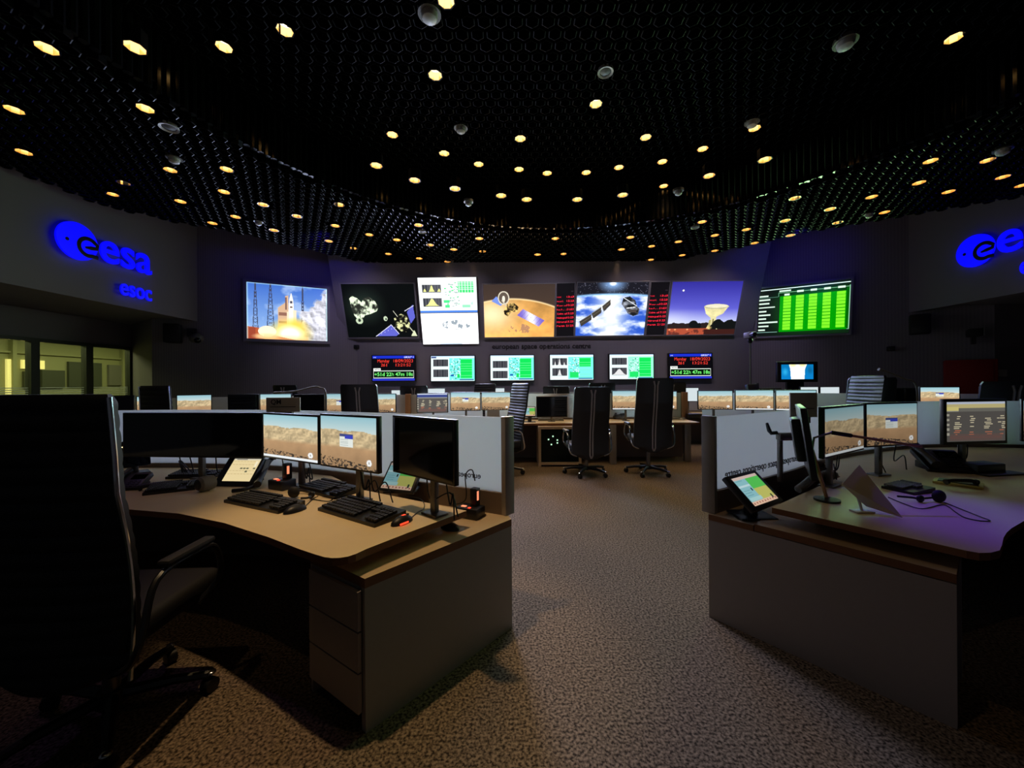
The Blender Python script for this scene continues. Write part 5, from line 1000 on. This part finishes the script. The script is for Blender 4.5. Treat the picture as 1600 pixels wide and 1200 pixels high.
p = PY(1180, 600, 7.2); cb = thing('side_cabinet', 'waist-high dark cabinet behind the middle desk, below the tripod camera', 'cabinet', (5.0, 7.24, 0)); B().box((0, 0, .575), (1.1, .4, 1.15), bev=.006).done('body', M['dark'], cb)
for sx in (-1, 1): B().box((sx * .3, -.206, .57), (.57, .012, 1.05)).done('door', M['brown'], cb, smooth=False)
t = thing('desk_phone', 'dark telephone at the foot of the tripod camera', 'phone', (p.x, 7.3, 1.15)); B().box((0, 0, .08), (.2, .1, .16), Matrix.Rotation(R(-15), 3, 'X'), bev=.01).done('body', M['plastic'], t); B().tube([(.1, -.03, .02), (.11, 0, .18)], .02).done('handset', M['plastic'], t)
p = PY(1206, 605, 7.2); B_ = B().box((p.x, 7.3, 1.195), (.4, .16, .09), bev=.008).done('equipment_case', M['dark']); tag(B_, 'flat dark case between the tripod camera and the television', 'box')

# ------------------------------------------------------------------ light
def lamp(name, kind, loc, energy, col, target=None, parent=None, **k):
    l = bpy.data.lights.new(name, kind); l.energy = energy; l.color = col
    for a, v in k.items(): setattr(l, a, v)
    o = bpy.data.objects.new(name, l); C.objects.link(o); o.location = loc
    if target is not None: o.rotation_euler = (Vector(target) - Vector(loc)).to_track_quat('-Z', 'Y').to_euler()
    return o
WARM = srgb(255, 214, 160); COOL = srgb(205, 220, 255)
def downspot(x, y, z, e, ang=70, col=WARM, target=None): return lamp('downlight_or_fill', 'SPOT', (x, y, z), e, col, target or (x, y, 0), spot_size=R(ang), spot_blend=.7, shadow_soft_size=.05)  # serves the visible downlights and the added fill spots alike
for i, (x, y, p, hi) in enumerate(LAMPS):
    downspot(p.x, p.y, p.z - .02, 3. if abs(p.x - .8) > 4.2 else 13. if p.y > 5 else 7. if p.y > 3.6 else 1.)
# unseen left desk spot, then added fill for panels, aisle, signs, right desk
downspot(-1.05, 1.75, ZR - .02, 250, 34, target=(-.68, 1.90, .69)); downspot(.2, .9, ZR - .02, 16, 32, target=(1.42, 1.85, .35)); downspot(1.2, .9, ZR - .02, 12, 32, target=(-.25, 1.8, .35)); downspot(.55, 3.6, ZR - .02, 26, 62, target=(.6, 3.9, 0)); downspot(-1.7, .5, ZR - .02, 18, 52, target=(-1.7, 2.9, 1.05)); downspot(2.7, .5, ZR - .02, 6, 60, target=(2.7, 3.0, 1.0)); downspot(1.2, 1.5, ZR - .02, 4, 50, target=(1.6, 1.9, .69))
for x in (-3.2, -1.2, .8, 2.8, 4.4): downspot(x, 6.9, 3.97, 50, 100, srgb(214, 200, 226), (x, 9.0, 1.5))  # wash spots added to brighten the front wall, no fittings built there
BL_ = (.06, .03, 1.)
lamp('blue_wash', 'SPOT', (-3.2, 6.6, 3.9), 26, BL_, (-4.5, 8.6, 3.9), spot_size=R(95), spot_blend=1, shadow_soft_size=.1); lamp('blue_wash', 'SPOT', (5.0, 6.6, 3.9), 26, BL_, (5.9, 8.7, 3.9), spot_size=R(95), spot_blend=1, shadow_soft_size=.1)
lamp('purple_spot', 'SPOT', (2.0, 3.6, 4.5), 330, (.09, .015, 1.), (2.24, 1.84, .69), spot_size=R(17), spot_blend=1, shadow_soft_size=.06); lamp('purple_spot', 'SPOT', (-3.6, 2.9, 3.95), 14, (.4, .2, 1.), (-1.9, 2.3, .69), spot_size=R(30), spot_blend=.6, shadow_soft_size=.04)
lamp('corridor_glow', 'AREA', (-9.4, 7.0, 2.6), 130, srgb(236, 236, 170), None, shape='RECTANGLE', size=1.2, size_y=7.6)
w = bpy.data.worlds.new('world'); sc.world = w; w.use_nodes = True; w.node_tree.nodes['Background'].inputs[0].default_value = (.35, .36, .5, 1); w.node_tree.nodes['Background'].inputs[1].default_value = .0
vs = sc.view_settings; vs.view_transform = 'Standard'; vs.look = 'None'; vs.exposure = 0.; vs.gamma = 1.; vs.use_curve_mapping = False
sc.display_settings.display_device = 'sRGB'
for a, v in (('use_denoising', True), ('max_bounces', 8), ('diffuse_bounces', 3), ('glossy_bounces', 3), ('transmission_bounces', 4), ('transparent_max_bounces', 8), ('caustics_reflective', False), ('caustics_refractive', False), ('sample_clamp_indirect', 2.)):
    try: setattr(sc.cycles, a, v)
    except Exception: pass
for o in list(bpy.data.objects):
    if o.parent is None and o.name.startswith('x'): pass
